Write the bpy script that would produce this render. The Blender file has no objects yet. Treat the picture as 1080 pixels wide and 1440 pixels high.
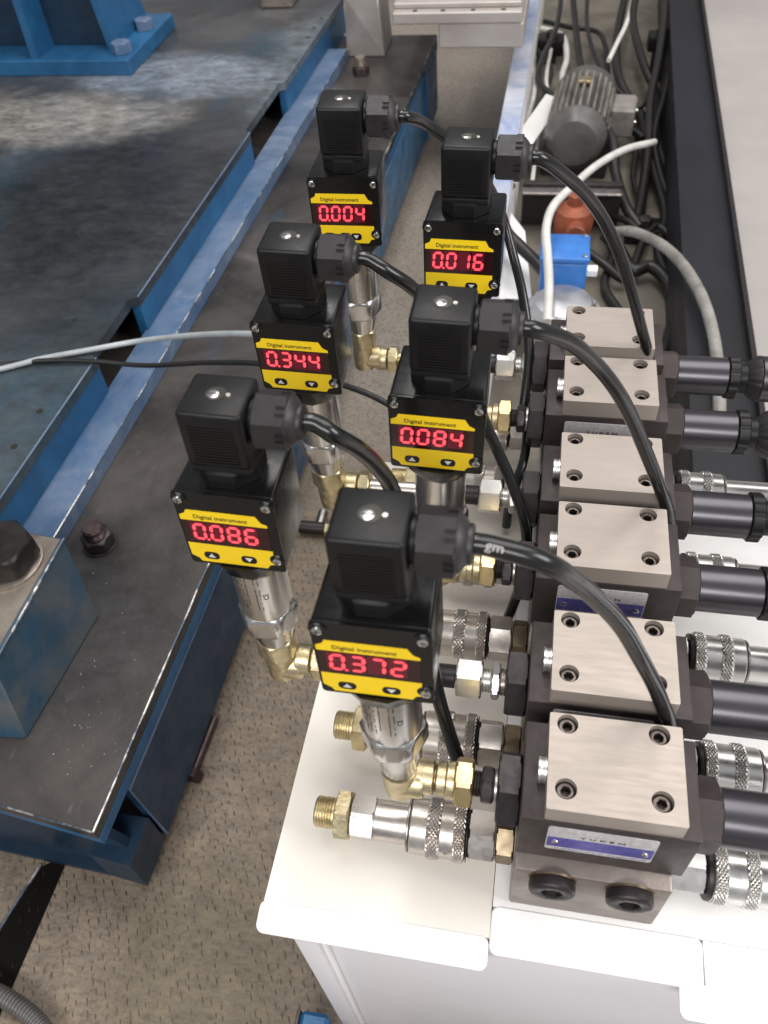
import bpy, bmesh, math, random
from mathutils import Vector, Matrix
from mathutils.geometry import tessellate_polygon
random.seed(4)
K = 0.001                      # everything below is written in millimetres
SC = bpy.context.scene
COL = SC.collection
# ------------------------------------------------------------------ camera
RX = Vector((0.983212, 0.169205, -0.068295)); RY = Vector((0.083277, -0.749142, -0.657154)); RZ = Vector((-0.162356, 0.640434, -0.750657))
CAMP = Vector((-22.03, -137.74, 344.66)); FPX = 1143.3
cd = bpy.data.cameras.new('camera'); cam = bpy.data.objects.new('camera', cd); COL.objects.link(cam); SC.camera = cam
m = Matrix.Identity(4)
for i in range(3):
    m[i][0] = RX[i]; m[i][1] = -RY[i]; m[i][2] = -RZ[i]; m[i][3] = CAMP[i] * K
cam.matrix_world = m
cd.sensor_fit = 'VERTICAL'; cd.sensor_height = 36; cd.lens = FPX / 1440 * 36
cd.clip_start = 0.01; cd.clip_end = 60
cd.dof.use_dof = True; cd.dof.focus_distance = 0.47; cd.dof.aperture_fstop = 15
SC.render.resolution_x = 768; SC.render.resolution_y = 1024
SC.view_settings.view_transform = 'Standard'; SC.view_settings.look = 'None'
SC.view_settings.exposure = 0.0; SC.view_settings.gamma = 1
# ------------------------------------------------------------------ light of the workshop, with an added front fill lamp
W = bpy.data.worlds.new('World'); SC.world = W; W.use_nodes = True
bg = W.node_tree.nodes['Background']; bg.inputs[0].default_value = (0.90, 0.93, 1.0, 1); bg.inputs[1].default_value = 0.34
def lamp(name, loc, target, sx, sy, power, col):
    l = bpy.data.lights.new(name, 'AREA'); l.shape = 'RECTANGLE'; l.size = sx; l.size_y = sy; l.energy = power; l.color = col
    o = bpy.data.objects.new(name, l); COL.objects.link(o); o.location = loc
    o.rotation_euler = (Vector(target) - Vector(loc)).to_track_quat('-Z', 'Y').to_euler()
    return o
lamp('ceiling_or_fill_lamp', (-0.5, 1.6, 2.6), (-0.5, 1.2, 0), 0.35, 2.6, 36, (1, .98, .95))
lamp('ceiling_or_fill_lamp', (0.75, 1.3, 2.5), (0.4, 0.9, 0), 1.3, 2.6, 44, (1, .97, .94))
lamp('ceiling_or_fill_lamp', (-0.3, -1.9, 1.7), (0.0, 0.1, -0.2), 2.6, 0.7, 62, (1, .98, .96))  # added unseen front fill, brightens the faces turned to the camera
lamp('window_lamp', (2.4, -0.1, 1.7), (0.3, 0.2, -0.1), 1.3, 1.6, 62, (1, .98, .97))
# ------------------------------------------------------------------ materials
def nodes(name):
    mt = bpy.data.materials.new(name); mt.use_nodes = True
    nt = mt.node_tree
    return mt, nt, nt.nodes['Principled BSDF']
def N(nt, t, **kw):
    n = nt.nodes.new(t)
    for k, v in kw.items():
        setattr(n, k, v)
    return n
def noise(nt, scale, detail=6, rough=.6, stretch=None, distortion=0, vary=True):
    tc = N(nt, 'ShaderNodeTexCoord'); mp = N(nt, 'ShaderNodeMapping')
    nt.links.new(tc.outputs['Object'], mp.inputs[0])
    if stretch: mp.inputs['Scale'].default_value = stretch
    if vary:
        oi = N(nt, 'ShaderNodeObjectInfo'); cx = N(nt, 'ShaderNodeCombineXYZ'); ml = N(nt, 'ShaderNodeMath', operation='MULTIPLY'); ml.inputs[1].default_value = 3.7
        nt.links.new(oi.outputs['Random'], ml.inputs[0])
        for k in range(3): nt.links.new(ml.outputs[0], cx.inputs[k])
        nt.links.new(cx.outputs[0], mp.inputs['Location'])
    n = N(nt, 'ShaderNodeTexNoise'); n.inputs['Scale'].default_value = scale; n.inputs['Detail'].default_value = detail
    n.inputs['Roughness'].default_value = rough; n.inputs['Distortion'].default_value = distortion
    nt.links.new(mp.outputs[0], n.inputs['Vector'])
    return n.outputs['Fac']
def ramp(nt, src, stops):
    r = N(nt, 'ShaderNodeValToRGB'); nt.links.new(src, r.inputs[0])
    el = r.color_ramp.elements
    while len(el) < len(stops): el.new(0.5)
    for e, (p, c) in zip(el, stops):
        e.position = p; e.color = (*c, 1) if len(c) == 3 else c
    return r.outputs[0]
def mixc(nt, fac, a, b):
    mx = N(nt, 'ShaderNodeMix', data_type='RGBA')
    for s, v in ((0, fac), (6, a), (7, b)):
        if isinstance(v, bpy.types.NodeSocket): nt.links.new(v, mx.inputs[s])
        else: mx.inputs[s].default_value = (*v, 1) if s else v
    return mx.outputs[2]
def bump(nt, bs, h, strength, dist=.0005):
    b = N(nt, 'ShaderNodeBump'); b.inputs['Strength'].default_value = strength; b.inputs['Distance'].default_value = dist
    nt.links.new(h, b.inputs['Height']); nt.links.new(b.outputs[0], bs.inputs['Normal'])
def mat(name, c, metal=0., rough=.5, c2=None, ns=60, stretch=None, bmp=0, bs_=400, rr=0.12, coat=0, spec=.5, distort=0, bdist=.0003, lo=.35, hi=.7):
    mt, nt, b = nodes(name)
    b.inputs['Metallic'].default_value = metal; b.inputs['Specular IOR Level'].default_value = spec
    b.inputs['Coat Weight'].default_value = coat
    if c2 is None: c2 = tuple(x * .82 for x in c)
    f = noise(nt, ns, 7, .62, stretch, distort)
    nt.links.new(ramp(nt, f, [(lo, c2), (hi, c)]), b.inputs['Base Color'])
    f2 = noise(nt, ns * 2.3, 5, .6, stretch)
    mr = N(nt, 'ShaderNodeMapRange'); nt.links.new(f2, mr.inputs[0])
    mr.inputs[1].default_value = .3; mr.inputs[2].default_value = .7
    mr.inputs[3].default_value = max(.03, rough - rr); mr.inputs[4].default_value = min(1, rough + rr)
    nt.links.new(mr.outputs[0], b.inputs['Roughness'])
    if bmp: bump(nt, b, noise(nt, bs_, 4, .6, stretch), bmp, bdist)
    return mt
def emis(name, c, s, base=(0.02, 0, 0)):
    mt, nt, b = nodes(name); b.inputs['Base Color'].default_value = (*base, 1); b.inputs['Roughness'].default_value = .3
    b.inputs['Emission Color'].default_value = (*c, 1); b.inputs['Emission Strength'].default_value = s
    return mt
M = {}
M['plastic'] = mat('black_plastic', (.009, .0085, .0085), 0, .40, (.0065, .006, .006), 80, bmp=.2, bs_=1500, rr=.06, bdist=.0002, spec=.28)
M['plastic_gloss'] = mat('black_housing_plastic', (.006, .006, .006), 0, .24, (.0045, .0045, .0045), 80, bmp=.06, bs_=900, rr=.05, spec=.32)
M['gland'] = mat('gland_nylon', (.021, .018, .020), 0, .46, (.015, .013, .014), 90, bmp=.3, bs_=1400, rr=.08)
M['rubber'] = mat('cable_sheath', (.011, .011, .011), 0, .22, (.009, .009, .009), 60, rr=.02)
M['rubber_old'] = mat('dusty_cable_sheath', (.016, .014, .013), 0, .42, (.009, .008, .007), 40, rr=.1)
M['white_cable'] = mat('white_cable_sheath', (.72, .70, .66), 0, .38, (.55, .53, .49), 30)
M['grey_cable'] = mat('grey_cable_sheath', (.42, .45, .46), 0, .35, (.3, .32, .33), 30)
M['yellow'] = mat('yellow_label_film', (.92, .64, .010), 0, .38, (.89, .60, .008), 30, rr=.06)
M['black_print'] = mat('black_print', (.02, .017, .008), 0, .45)
M['window'] = emis('display_window', (.10, .0, .006), .10, (.008, .001, .002)); M['window'].node_tree.nodes['Principled BSDF'].inputs['Roughness'].default_value = .16
M['cell'] = emis('digit_cell', (.30, .002, .03), .26, (.03, 0, .004))
M['seg'] = emis('lit_segment', (1.0, .085, .11), 1.7)
M['seg_glow'] = emis('segment_glow', (.80, .0, .025), .55)  # bloom around the lit segments, drawn as a larger glowing layer
M['white_print'] = mat('white_print', (.75, .72, .70), 0, .5)
M['chrome'] = mat('bright_screw_steel', (.82, .81, .79), 1, .2, (.6, .6, .58), 300, rr=.08, bmp=.2, bs_=1200)
M['steel'] = mat('turned_stainless_steel', (.68, .66, .64), 1, .25, (.58, .56, .545), 40, stretch=(1, 1, .3), rr=.04)
M['zinc'] = mat('zinc_plated_steel', (.66, .62, .58), 1, .35, (.52, .47, .43), 70, rr=.08, bmp=.2, bs_=500, distort=.5)
M['zinc_dark'] = mat('worn_plated_steel', (.48, .44, .41), 1, .36, (.33, .29, .27), 90, rr=.1, bmp=.3, bs_=500, distort=.5)
M['silver'] = mat('silver_fitting_steel', (.80, .79, .76), 1, .32, (.70, .68, .65), 50, rr=.06, bmp=.1, bs_=400)
M['brass'] = mat('yellow_brass', (.78, .62, .34), 1, .35, (.62, .47, .24), 90, rr=.07, bmp=.2, bs_=500)
M['brass_pale'] = mat('pale_cast_brass', (.74, .65, .43), 1, .38, (.54, .45, .27), 120, rr=.08, bmp=.5, bs_=420, bdist=.0006)
M['bronze'] = mat('passivated_steel', (.34, .27, .17), 1, .4, (.18, .14, .10), 70, rr=.1, bmp=.3)
M['black_steel'] = mat('blackened_steel', (.045, .037, .038), .45, .42, (.028, .022, .023), 70, rr=.1, bmp=.3, bs_=700)
M['valve'] = mat('valve_body_phosphate', (.058, .046, .044), .25, .46, (.038, .030, .028), 55, rr=.09, bmp=.35, bs_=900, spec=.35)
M['screw_black'] = mat('oiled_black_cap_screw', (.16, .135, .12), .85, .34, (.08, .065, .06), 200, rr=.08)
M['manifold'] = mat('manifold_steel', (.33, .28, .25), .6, .42, (.20, .165, .148), 26, stretch=(1, 1, 2), rr=.1, bmp=.3, bs_=600, distort=.6)
M['plate'] = mat('machined_cover_plate', (.385, .330, .290), .3, .46, (.35, .30, .262), 30, stretch=(1, 7, 1), rr=.1, bmp=.15, bs_=260, bdist=.0002)
M['plate_side'] = M['plate']
M['tube'] = mat('black_chromed_sleeve', (.095, .09, .10), .85, .3, (.09, .085, .095), 20, rr=.015)
M['table'] = mat('cream_painted_sheet', (.78, .735, .665), 0, .42, (.755, .705, .635), 5, rr=.06, bmp=.06, bs_=300)
M['lip'] = mat('white_painted_sheet', (.90, .885, .87), 0, .36, (.88, .865, .85), 6, rr=.05, bmp=.05, bs_=300)
M['cab'] = mat('lavender_white_cabinet', (.74, .72, .745), 0, .4, (.70, .68, .70), 5, rr=.06)
M['np_silver'] = mat('nameplate_aluminium', (.78, .75, .75), .35, .45, (.55, .53, .55), 500, rr=.1, bmp=.4, bs_=1500)
M['np_blue'] = mat('nameplate_blue', (.14, .13, .42), .2, .4, (.075, .07, .30), 400, rr=.1, bmp=.4, bs_=1500)
M['motor'] = mat('grey_motor_casting', (.30, .275, .25), .2, .5, (.11, .095, .085), 14, rr=.1, bmp=.3, bs_=90, bdist=.002)
M['motor_dark'] = mat('dark_motor_casting', (.13, .12, .115), .2, .45, (.07, .065, .06), 18, rr=.1)
M['red'] = mat('orange_red_pump', (.40, .11, .05), .2, .5, (.20, .06, .035), 24)
M['bright_blue'] = mat('bright_blue_paint', (.055, .22, .62), 0, .35, (.03, .14, .45), 14)
M['alu'] = mat('cast_aluminium', (.62, .62, .63), .8, .36, (.40, .40, .42), 20, rr=.1)
M['alu_pale'] = mat('machined_pale_bar', (.50, .46, .43), .25, .45, (.36, .32, .29), 10, stretch=(.6, 3, 1), rr=.1)
M['hose'] = mat('clear_braided_hose', (.60, .58, .54), 0, .3, (.30, .28, .24), 30); M['hose'].node_tree.nodes['Principled BSDF'].inputs['Transmission Weight'].default_value = .45
M['navy'] = mat('navy_channel_paint', (.014, .015, .026), .1, .5, (.008, .008, .010), 4, stretch=(1, .4, 1), rr=.12)
M['rust'] = mat('brown_black_bolt_steel', (.12, .085, .08), .6, .4, (.045, .03, .03), 60, rr=.12, bmp=.6, bs_=300)
M['bolt_black'] = mat('oily_black_bolt_steel', (.05, .043, .04), .5, .36, (.018, .015, .014), 25, rr=.12, bmp=.3, bs_=300)
M['clamp_pale'] = mat('pale_clamp_steel', (.50, .46, .42), .4, .45, (.33, .29, .26), 12, rr=.1)
M['clampsteel'] = mat('tarnished_clamp_steel', (.36, .315, .26), .6, .4, (.21, .17, .15), 26, rr=.12, distort=1, bmp=.2)

def painted_steel(name, steel1, steel2, pale, blue, blue_amt, pale_amt, scale=5, rough=.42, metal=.35, scuff=True):
    """old machine plate: dark steel, pale scuffs and remains of blue paint"""
    mt, nt, b = nodes(name)
    base = ramp(nt, noise(nt, scale, 9, .62, None, .6), [(.36, steel1), (.62, steel2)])
    p = ramp(nt, noise(nt, scale * .55, 6, .6, (1, 1.6, 1), .8), [(pale_amt, (0, 0, 0)), (pale_amt + .2, (1, 1, 1))])
    c = mixc(nt, p, base, pale)
    q = ramp(nt, noise(nt, scale * .8, 8, .65, (1.7, 1, 1.3), .4), [(blue_amt, (0, 0, 0)), (blue_amt + .16, (.75, .75, .75))])
    c = mixc(nt, q, c, blue)
    if scuff:
        s = ramp(nt, noise(nt, scale * 26, 4, .6, (1, .3, 1), .3), [(.66, (0, 0, 0)), (.76, (.45, .45, .45))])
        c = mixc(nt, s, c, pale)
    nt.links.new(c, b.inputs['Base Color'])
    b.inputs['Metallic'].default_value = metal
    r = ramp(nt, noise(nt, scale * 3, 6, .65), [(.3, (rough - .12,) * 3), (.7, (rough + .16,) * 3)])
    nt.links.new(r, b.inputs['Roughness'])
    bump(nt, b, noise(nt, scale * 22, 7, .6), .35, .0008)
    return mt
def stain_or_tone(mt, centre, radii, col, amount, wob=.35, nscale=6, add_rough=0):
    """dirt, wear or painted light with its own ragged outline, laid over the paint of mt (centre and radii in mm, object space)"""
    nt = mt.node_tree; b = nt.nodes['Principled BSDF']
    tc = N(nt, 'ShaderNodeTexCoord'); mp = N(nt, 'ShaderNodeMapping'); nt.links.new(tc.outputs['Object'], mp.inputs[0])
    mp.vector_type = 'TEXTURE'; mp.inputs['Location'].default_value = [c * K for c in centre]; mp.inputs['Scale'].default_value = [r * K for r in radii]
    ln = N(nt, 'ShaderNodeVectorMath', operation='LENGTH'); nt.links.new(mp.outputs[0], ln.inputs[0])
    nz = noise(nt, nscale, 8, .68, None, .5)
    ma = N(nt, 'ShaderNodeMath', operation='MULTIPLY_ADD'); nt.links.new(nz, ma.inputs[0]); ma.inputs[1].default_value = wob * 4; nt.links.new(ln.outputs['Value'], ma.inputs[2])
    f = ramp(nt, ma.outputs[0], [(0, (amount,) * 3), (1, (0, 0, 0))])
    mr = N(nt, 'ShaderNodeMapRange'); nt.links.new(ma.outputs[0], mr.inputs[0]); mr.inputs[1].default_value = .55 + wob * 2; mr.inputs[2].default_value = 1.25 + wob * 2
    mr.inputs[3].default_value = amount; mr.inputs[4].default_value = 0; mr.interpolation_type = 'SMOOTHSTEP'
    old = b.inputs['Base Color'].links[0].from_socket
    inner = ramp(nt, noise(nt, nscale * 5, 9, .72, (1, 1.8, 1), .3), [(.34, tuple(x * .45 for x in col)), (.5, col), (.68, tuple(min(1, x * 1.75) for x in col))])
    nt.links.new(mixc(nt, mr.outputs[0], old, inner), b.inputs['Base Color'])
M['plate_top'] = painted_steel('oily_bed_plate_steel', (.026, .023, .022), (.085, .075, .068), (.20, .18, .165), (.03, .09, .15), .60, .64, 6, .36)
M['slab_top'] = painted_steel('worn_blue_grey_table_steel', (.030, .033, .038), (.105, .108, .11), (.24, .23, .215), (.03, .085, .135), .52, .56, 3.2, .34)
SLAB_STAINS = True
M['blue_worn'] = painted_steel('rubbed_blue_block_paint', (.02, .06, .10), (.042, .092, .13), (.11, .12, .125), (.012, .075, .16), .52, .42, 12, .4, .2)
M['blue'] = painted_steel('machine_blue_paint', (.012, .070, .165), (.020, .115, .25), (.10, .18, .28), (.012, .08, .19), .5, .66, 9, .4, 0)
M['blue_dark'] = painted_steel('darkened_blue_paint', (.006, .018, .036), (.010, .032, .064), (.03, .05, .075), (.008, .03, .06), .5, .7, 9, .42, 0)  # machine blue darkened; shade at the bed's near end put into the colour
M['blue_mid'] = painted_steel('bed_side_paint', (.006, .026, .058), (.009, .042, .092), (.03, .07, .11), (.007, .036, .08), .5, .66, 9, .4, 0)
stain_or_tone(M['blue_mid'], (0, 1000, 100), (200, 520, 300), (.07, .17, .29), .6)  # near shade and brighter far end put into the side colour
M['strip'] = painted_steel('worn_pale_blue_ledge', (.09, .14, .23), (.145, .20, .30), (.30, .34, .41), (.05, .12, .24), .5, .56, 12, .36, .15)
M['edge'] = mat('bare_scraped_edge', (.62, .60, .57), .6, .4, (.07, .09, .12), 38, lo=.47, hi=.60)

M['rail'] = painted_steel('pale_blue_frame_paint', (.28, .33, .46), (.48, .50, .58), (.62, .62, .66), (.13, .22, .45), .5, .5, 7, .38, 0)

def floor_mat():
    mt, nt, b = nodes('stained_floor')
    c = ramp(nt, noise(nt, 3.5, 8, .6, None, .4), [(.3, (.235, .195, .155)), (.7, (.36, .315, .27))])
    tc = N(nt, 'ShaderNodeTexCoord'); mp = N(nt, 'ShaderNodeMapping'); nt.links.new(tc.outputs['Object'], mp.inputs[0])
    mp.inputs['Rotation'].default_value = (0, 0, math.radians(68)); mp.inputs['Scale'].default_value = (1, 3.4, 1)
    n = N(nt, 'ShaderNodeTexNoise'); n.inputs['Scale'].default_value = 85; n.inputs['Detail'].default_value = 7; n.inputs['Roughness'].default_value = .7; nt.links.new(mp.outputs[0], n.inputs['Vector'])
    st = ramp(nt, n.outputs['Fac'], [(.50, (0, 0, 0)), (.64, (.5, .5, .5))])
    c = mixc(nt, st, c, (.085, .066, .048))
    s = ramp(nt, noise(nt, 260, 4, .7), [(.38, (.75, .75, .75)), (.48, (0, 0, 0))])
    c = mixc(nt, s, c, (.06, .047, .035))
    nt.links.new(c, b.inputs['Base Color']); b.inputs['Roughness'].default_value = .58
    bump(nt, b, n.outputs['Fac'], .5, .0015)
    return mt
M['floor'] = floor_mat()
stain_or_tone(M['floor'], (-330, 120, -410), (430, 560, 300), (.15, .108, .065), .6, .25, 9)  # browner, darker floor around the near corner of the bed
stain_or_tone(M['floor'], (-250, -30, -410), (90, 110, 300), (.10, .082, .045), .5, .3, 14)
M['dash'] = mat('dirt_caught_floor_dash', (.20, .165, .13), 0, .6, (.13, .105, .08), 60)
M['concrete'] = mat('pale_concrete', (.385, .355, .335), 0, .6, (.31, .285, .27), 3.5, bmp=.2, bs_=60, bdist=.001)
M['pit'] = mat('stained_pit_floor', (.20, .18, .14), 0, .6, (.08, .068, .055), 5, distort=.8, bmp=.4, bs_=60, bdist=.001)

# ------------------------------------------------------------------ mesh helpers (millimetres in)
def at(u, v, z=None, y=None, x=None):
    """the point of the place seen at photo pixel (u, v) on the given plane"""
    d = RX * ((u - 540) / FPX) + RY * ((v - 720) / FPX) + RZ
    t = (z - CAMP.z) / d.z if z is not None else (y - CAMP.y) / d.y if y is not None else (x - CAMP.x) / d.x
    return CAMP + d * t
def B(): return bmesh.new()
def obj(name, bm, mt, parent=None, smooth=35):
    me = bpy.data.meshes.new(name); bmesh.ops.scale(bm, vec=(K, K, K), verts=bm.verts)
    bm.to_mesh(me); bm.free(); me.materials.append(M[mt] if isinstance(mt, str) else mt)
    if smooth:
        me.shade_smooth(); me.set_sharp_from_angle(angle=math.radians(smooth))
    o = bpy.data.objects.new(name, me); COL.objects.link(o); o.parent = parent
    return o
def box(bm, x0, x1, y0, y1, z0, z1, bev=0, seg=1):
    r = bmesh.ops.create_cube(bm, size=1, matrix=Matrix.Translation(((x0 + x1) / 2, (y0 + y1) / 2, (z0 + z1) / 2)) @ Matrix.Diagonal((x1 - x0, y1 - y0, z1 - z0, 1)))
    if bev:
        es = list({e for v in r['verts'] for e in v.link_edges})
        bmesh.ops.bevel(bm, geom=es, offset=bev, segments=seg, affect='EDGES', profile=.5)
    return bm
AX = {'z': Matrix.Identity(3), 'x': Matrix(((0, 0, 1), (0, 1, 0), (-1, 0, 0))), 'y': Matrix(((1, 0, 0), (0, 0, 1), (0, -1, 0)))}
def lathe(bm, prof, axis='z', c=(0, 0, 0), seg=32, rot=0, cap=True):
    """revolve [(height, radius)...] about an axis through c"""
    c = Vector(c); R = AX[axis]; rings = []
    for h, r in prof:
        ring = []
        for i in range(seg):
            a = 2 * math.pi * i / seg + rot
            ring.append(bm.verts.new(c + R @ Vector((r * math.cos(a), r * math.sin(a), h))))
        rings.append(ring)
    for a, b in zip(rings, rings[1:]):
        for i in range(seg):
            j = (i + 1) % seg; bm.faces.new((a[i], a[j], b[j], b[i]))
    if cap:
        bm.faces.new(rings[0][::-1]); bm.faces.new(rings[-1])
    return bm
def cyl(bm, h0, h1, r, axis='z', c=(0, 0, 0), seg=32, ch=.4):
    return lathe(bm, [(h0, r - ch), (h0 + ch, r), (h1 - ch, r), (h1, r - ch)], axis, c, seg)
def hexa(bm, h0, h1, af, axis='z', c=(0, 0, 0), rot=0, ch=1.0):
    """hexagon nut with turned chamfers: corners cut back at both ends"""
    R = AX[axis]; c = Vector(c); ro = af / 2 / math.cos(math.pi / 6); ri = af / 2
    n = 36; levels = []
    def rad(a, cut):
        k = (a % (math.pi / 3)) - math.pi / 6
        return min(ri / math.cos(k), cut)
    hs = [(h0, ri * .97), (h0 + ch * .5, ri * 1.06), (h0 + ch, ro), (h1 - ch, ro), (h1 - ch * .5, ri * 1.06), (h1, ri * .97)]
    rings = []
    for h, cut in hs:
        rings.append([bm.verts.new(c + R @ Vector((rad(2 * math.pi * i / n, cut) * math.cos(2 * math.pi * i / n + rot), rad(2 * math.pi * i / n, cut) * math.sin(2 * math.pi * i / n + rot), h))) for i in range(n)])
    for a, b in zip(rings, rings[1:]):
        for i in range(n):
            j = (i + 1) % n; bm.faces.new((a[i], a[j], b[j], b[i]))
    bm.faces.new(rings[0][::-1]); bm.faces.new(rings[-1])
    return bm
def knurl(bm, h0, h1, r, axis='x', c=(0, 0, 0), n=72, rows=7, d=.38):
    """diamond knurled band, every second vertex raised"""
    R = AX[axis]; c = Vector(c); rings = []
    for k in range(rows + 1):
        h = h0 + (h1 - h0) * k / rows; ring = []
        for i in range(n):
            a = 2 * math.pi * i / n
            rr = r + (d if (i + k) % 2 else -d)
            if k in (0, rows): rr = r - d
            ring.append(bm.verts.new(c + R @ Vector((rr * math.cos(a), rr * math.sin(a), h))))
        rings.append(ring)
    for k, (a, b) in enumerate(zip(rings, rings[1:])):
        for i in range(n):
            j = (i + 1) % n
            if (i + k) % 2:
                bm.faces.new((a[i], a[j], b[j])); bm.faces.new((a[i], b[j], b[i]))
            else:
                bm.faces.new((a[i], a[j], b[i])); bm.faces.new((a[j], b[j], b[i]))
    bm.faces.new(rings[0][::-1]); bm.faces.new(rings[-1])
    return bm
def threads(bm, h0, h1, r, axis='x', c=(0, 0, 0), pitch=1.5, d=.55, seg=28):
    prof = [(h0, r - d * 1.6)]
    h = h0 + .3
    while h + pitch < h1:
        prof += [(h, r - d), (h + pitch * .45, r), (h + pitch * .6, r)]; h += pitch
    prof += [(h1, r - d)]
    return lathe(bm, prof, axis, c, seg)
def cat(pts, n=8):
    P = [Vector(p) for p in pts]; P = [P[0] * 2 - P[1]] + P + [P[-1] * 2 - P[-2]]; out = []
    for i in range(1, len(P) - 2):
        a, b, c, d = P[i - 1:i + 3]
        for k in range(n):
            t = k / n
            out.append(.5 * ((2 * b) + (c - a) * t + (2 * a - 5 * b + 4 * c - d) * t * t + (3 * b - a - 3 * c + d) * t ** 3))
    out.append(P[-2]); return out
def tube(bm, pts, r, seg=12, n=8, smooth=True, ridge=0):
    P = cat(pts, n) if smooth else [Vector(p) for p in pts]
    up = Vector((0, 0, 1)); rings = []; nrm = None
    for i, p in enumerate(P):
        t = (P[min(i + 1, len(P) - 1)] - P[max(i - 1, 0)]).normalized()
        if nrm is None: nrm = t.orthogonal().normalized()
        nrm = (nrm - t * nrm.dot(t)).normalized(); b = t.cross(nrm)
        rr = r * (1 + (ridge if i % 2 else 0))
        rings.append([bm.verts.new(p + nrm * math.cos(2 * math.pi * k / seg) * rr + b * math.sin(2 * math.pi * k / seg) * rr) for k in range(seg)])
    for a, b in zip(rings, rings[1:]):
        for i in range(seg):
            j = (i + 1) % seg; bm.faces.new((a[i], a[j], b[j], b[i]))
    bm.faces.new(rings[0][::-1]); bm.faces.new(rings[-1])
    return bm
def flat(bm, loops, t, X=lambda a, b, h: Vector((a, b, h))):
    """plate of thickness t from an outline and holes in 2D; X maps (a, b, height)"""
    tris = tessellate_polygon([[Vector((a, b, 0)) for a, b in L] for L in loops])
    flatl = [p for L in loops for p in L]
    top = [bm.verts.new(X(a, b, t)) for a, b in flatl]; bot = [bm.verts.new(X(a, b, 0)) for a, b in flatl]
    for a, b, c in tris:
        bm.faces.new((top[a], top[b], top[c])); bm.faces.new((bot[c], bot[b], bot[a]))
    s = 0
    for L in loops:
        n = len(L)
        for i in range(n):
            j = (i + 1) % n; bm.faces.new((top[s + i], top[s + j], bot[s + j], bot[s + i]))
        s += n
    bmesh.ops.recalc_face_normals(bm, faces=bm.faces[:])
    return bm
def circ(cx, cy, r, n=28, a0=0): return [(cx + r * math.cos(a0 + 2 * math.pi * i / n), cy + r * math.sin(a0 + 2 * math.pi * i / n)) for i in range(n)]
def rrect(x0, x1, y0, y1, r, n=5):
    out = []
    for cx, cy, a in ((x1 - r, y0 + r, -90), (x1 - r, y1 - r, 0), (x0 + r, y1 - r, 90), (x0 + r, y0 + r, 180)):
        for i in range(n + 1):
            t = math.radians(a + 90 * i / n); out.append((cx + r * math.cos(t), cy + r * math.sin(t)))
    return out
FR = lambda y0: (lambda a, b, h: Vector((a, y0 - h, b)))          # a plate facing the front
def text_bm(s, size, t, xs=1., off=0., shear=0.):
    cu = bpy.data.curves.new('text', 'FONT'); cu.body = s; cu.size = size; cu.extrude = t / 2; cu.offset = off; cu.shear = shear
    cu.align_x = 'CENTER'; cu.align_y = 'CENTER'; cu.resolution_u = 2
    o = bpy.data.objects.new('text', cu); COL.objects.link(o)
    me = o.to_mesh(); bm = bmesh.new(); bm.from_mesh(me); o.to_mesh_clear(); bpy.data.objects.remove(o)
    for v in bm.verts: v.co.x *= xs
    return bm
def thing(name, label, cat_, loc=(0, 0, 0), rot=(0, 0, 0), group=None):
    o = bpy.data.objects.new(name, None); COL.objects.link(o); o.empty_display_size = .01
    o.location = Vector(loc) * K; o.rotation_euler = rot; o['label'] = label; o['category'] = cat_
    if group: o['group'] = group
    return o
def tag(o, label, cat_, group=None):
    o['label'] = label; o['category'] = cat_
    if group: o['group'] = group
    return o
def struct(name, bm, mt, smooth=30):
    o = obj(name, bm, mt, None, smooth); o['kind'] = 'structure'; return o
def copy_tree(o, parent=None):
    c = o.copy(); COL.objects.link(c); c.parent = parent
    for ch in o.children: copy_tree(ch, c)
    return c

# ================================================================== THE SETTING
FZ = -410.
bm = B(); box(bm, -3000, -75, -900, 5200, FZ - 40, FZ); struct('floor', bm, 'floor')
# raised dashes of the floor near the camera, one mesh of low ridges
bm = B()
for j in range(70):
    for i in range(39):
        cx = -440 + i * 9.5 + (6 if j % 2 else 0) + random.uniform(-2, 2); cy = -130 + j * 8.5 + random.uniform(-2, 2)
        if cx > -95 or random.random() < .08 + .4 * abs(math.sin(cx * .021) * math.cos(cy * .017 + .6)) ** 2: continue
        L = random.uniform(2.6, 4.6); w = random.uniform(.6, 1.1); h = random.uniform(.5, 1.0); a = math.radians(-62 + random.uniform(-8, 8))
        ux, uy = math.cos(a), math.sin(a); base = []
        for s, q in ((-L, 0), (0, -w), (L, 0), (0, w)): base.append(bm.verts.new((cx + ux * s - uy * q, cy + uy * s + ux * q, FZ - .2)))
        t = [bm.verts.new((cx + ux * s, cy + uy * s, FZ + h)) for s in (-L * .6, L * .6)]
        bm.faces.new((base[0], base[1], t[0])); bm.faces.new((base[1], t[1], t[0])); bm.faces.new((base[1], base[2], t[1]))
        bm.faces.new((base[2], base[3], t[1])); bm.faces.new((base[3], t[0], t[1])); bm.faces.new((base[3], base[0], t[0]))
o = obj('floor_ridges', bm, 'dash', None, 40); o['kind'] = 'stuff'; o['label'] = 'small raised dashes pressed into the brown floor'
# drain gap at the lower left: dark slot with an angle edge
bm = B(); flat(bm, [[(-455, -90), (-430, 40), (-404, 60), (-408, -90)]], .5, lambda a, b, h: Vector((a, b, FZ + .3 + h))); struct('drain_slot', bm, mat('drain_dark', (.008, .007, .006), 0, .9, spec=.05))
bm = B(); tube(bm, [(-427, 45, FZ + 1.5), (-457, -95, FZ + 1.5)], 1.4, 6, 1, False); struct('drain_edge', bm, 'edge')
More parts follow.
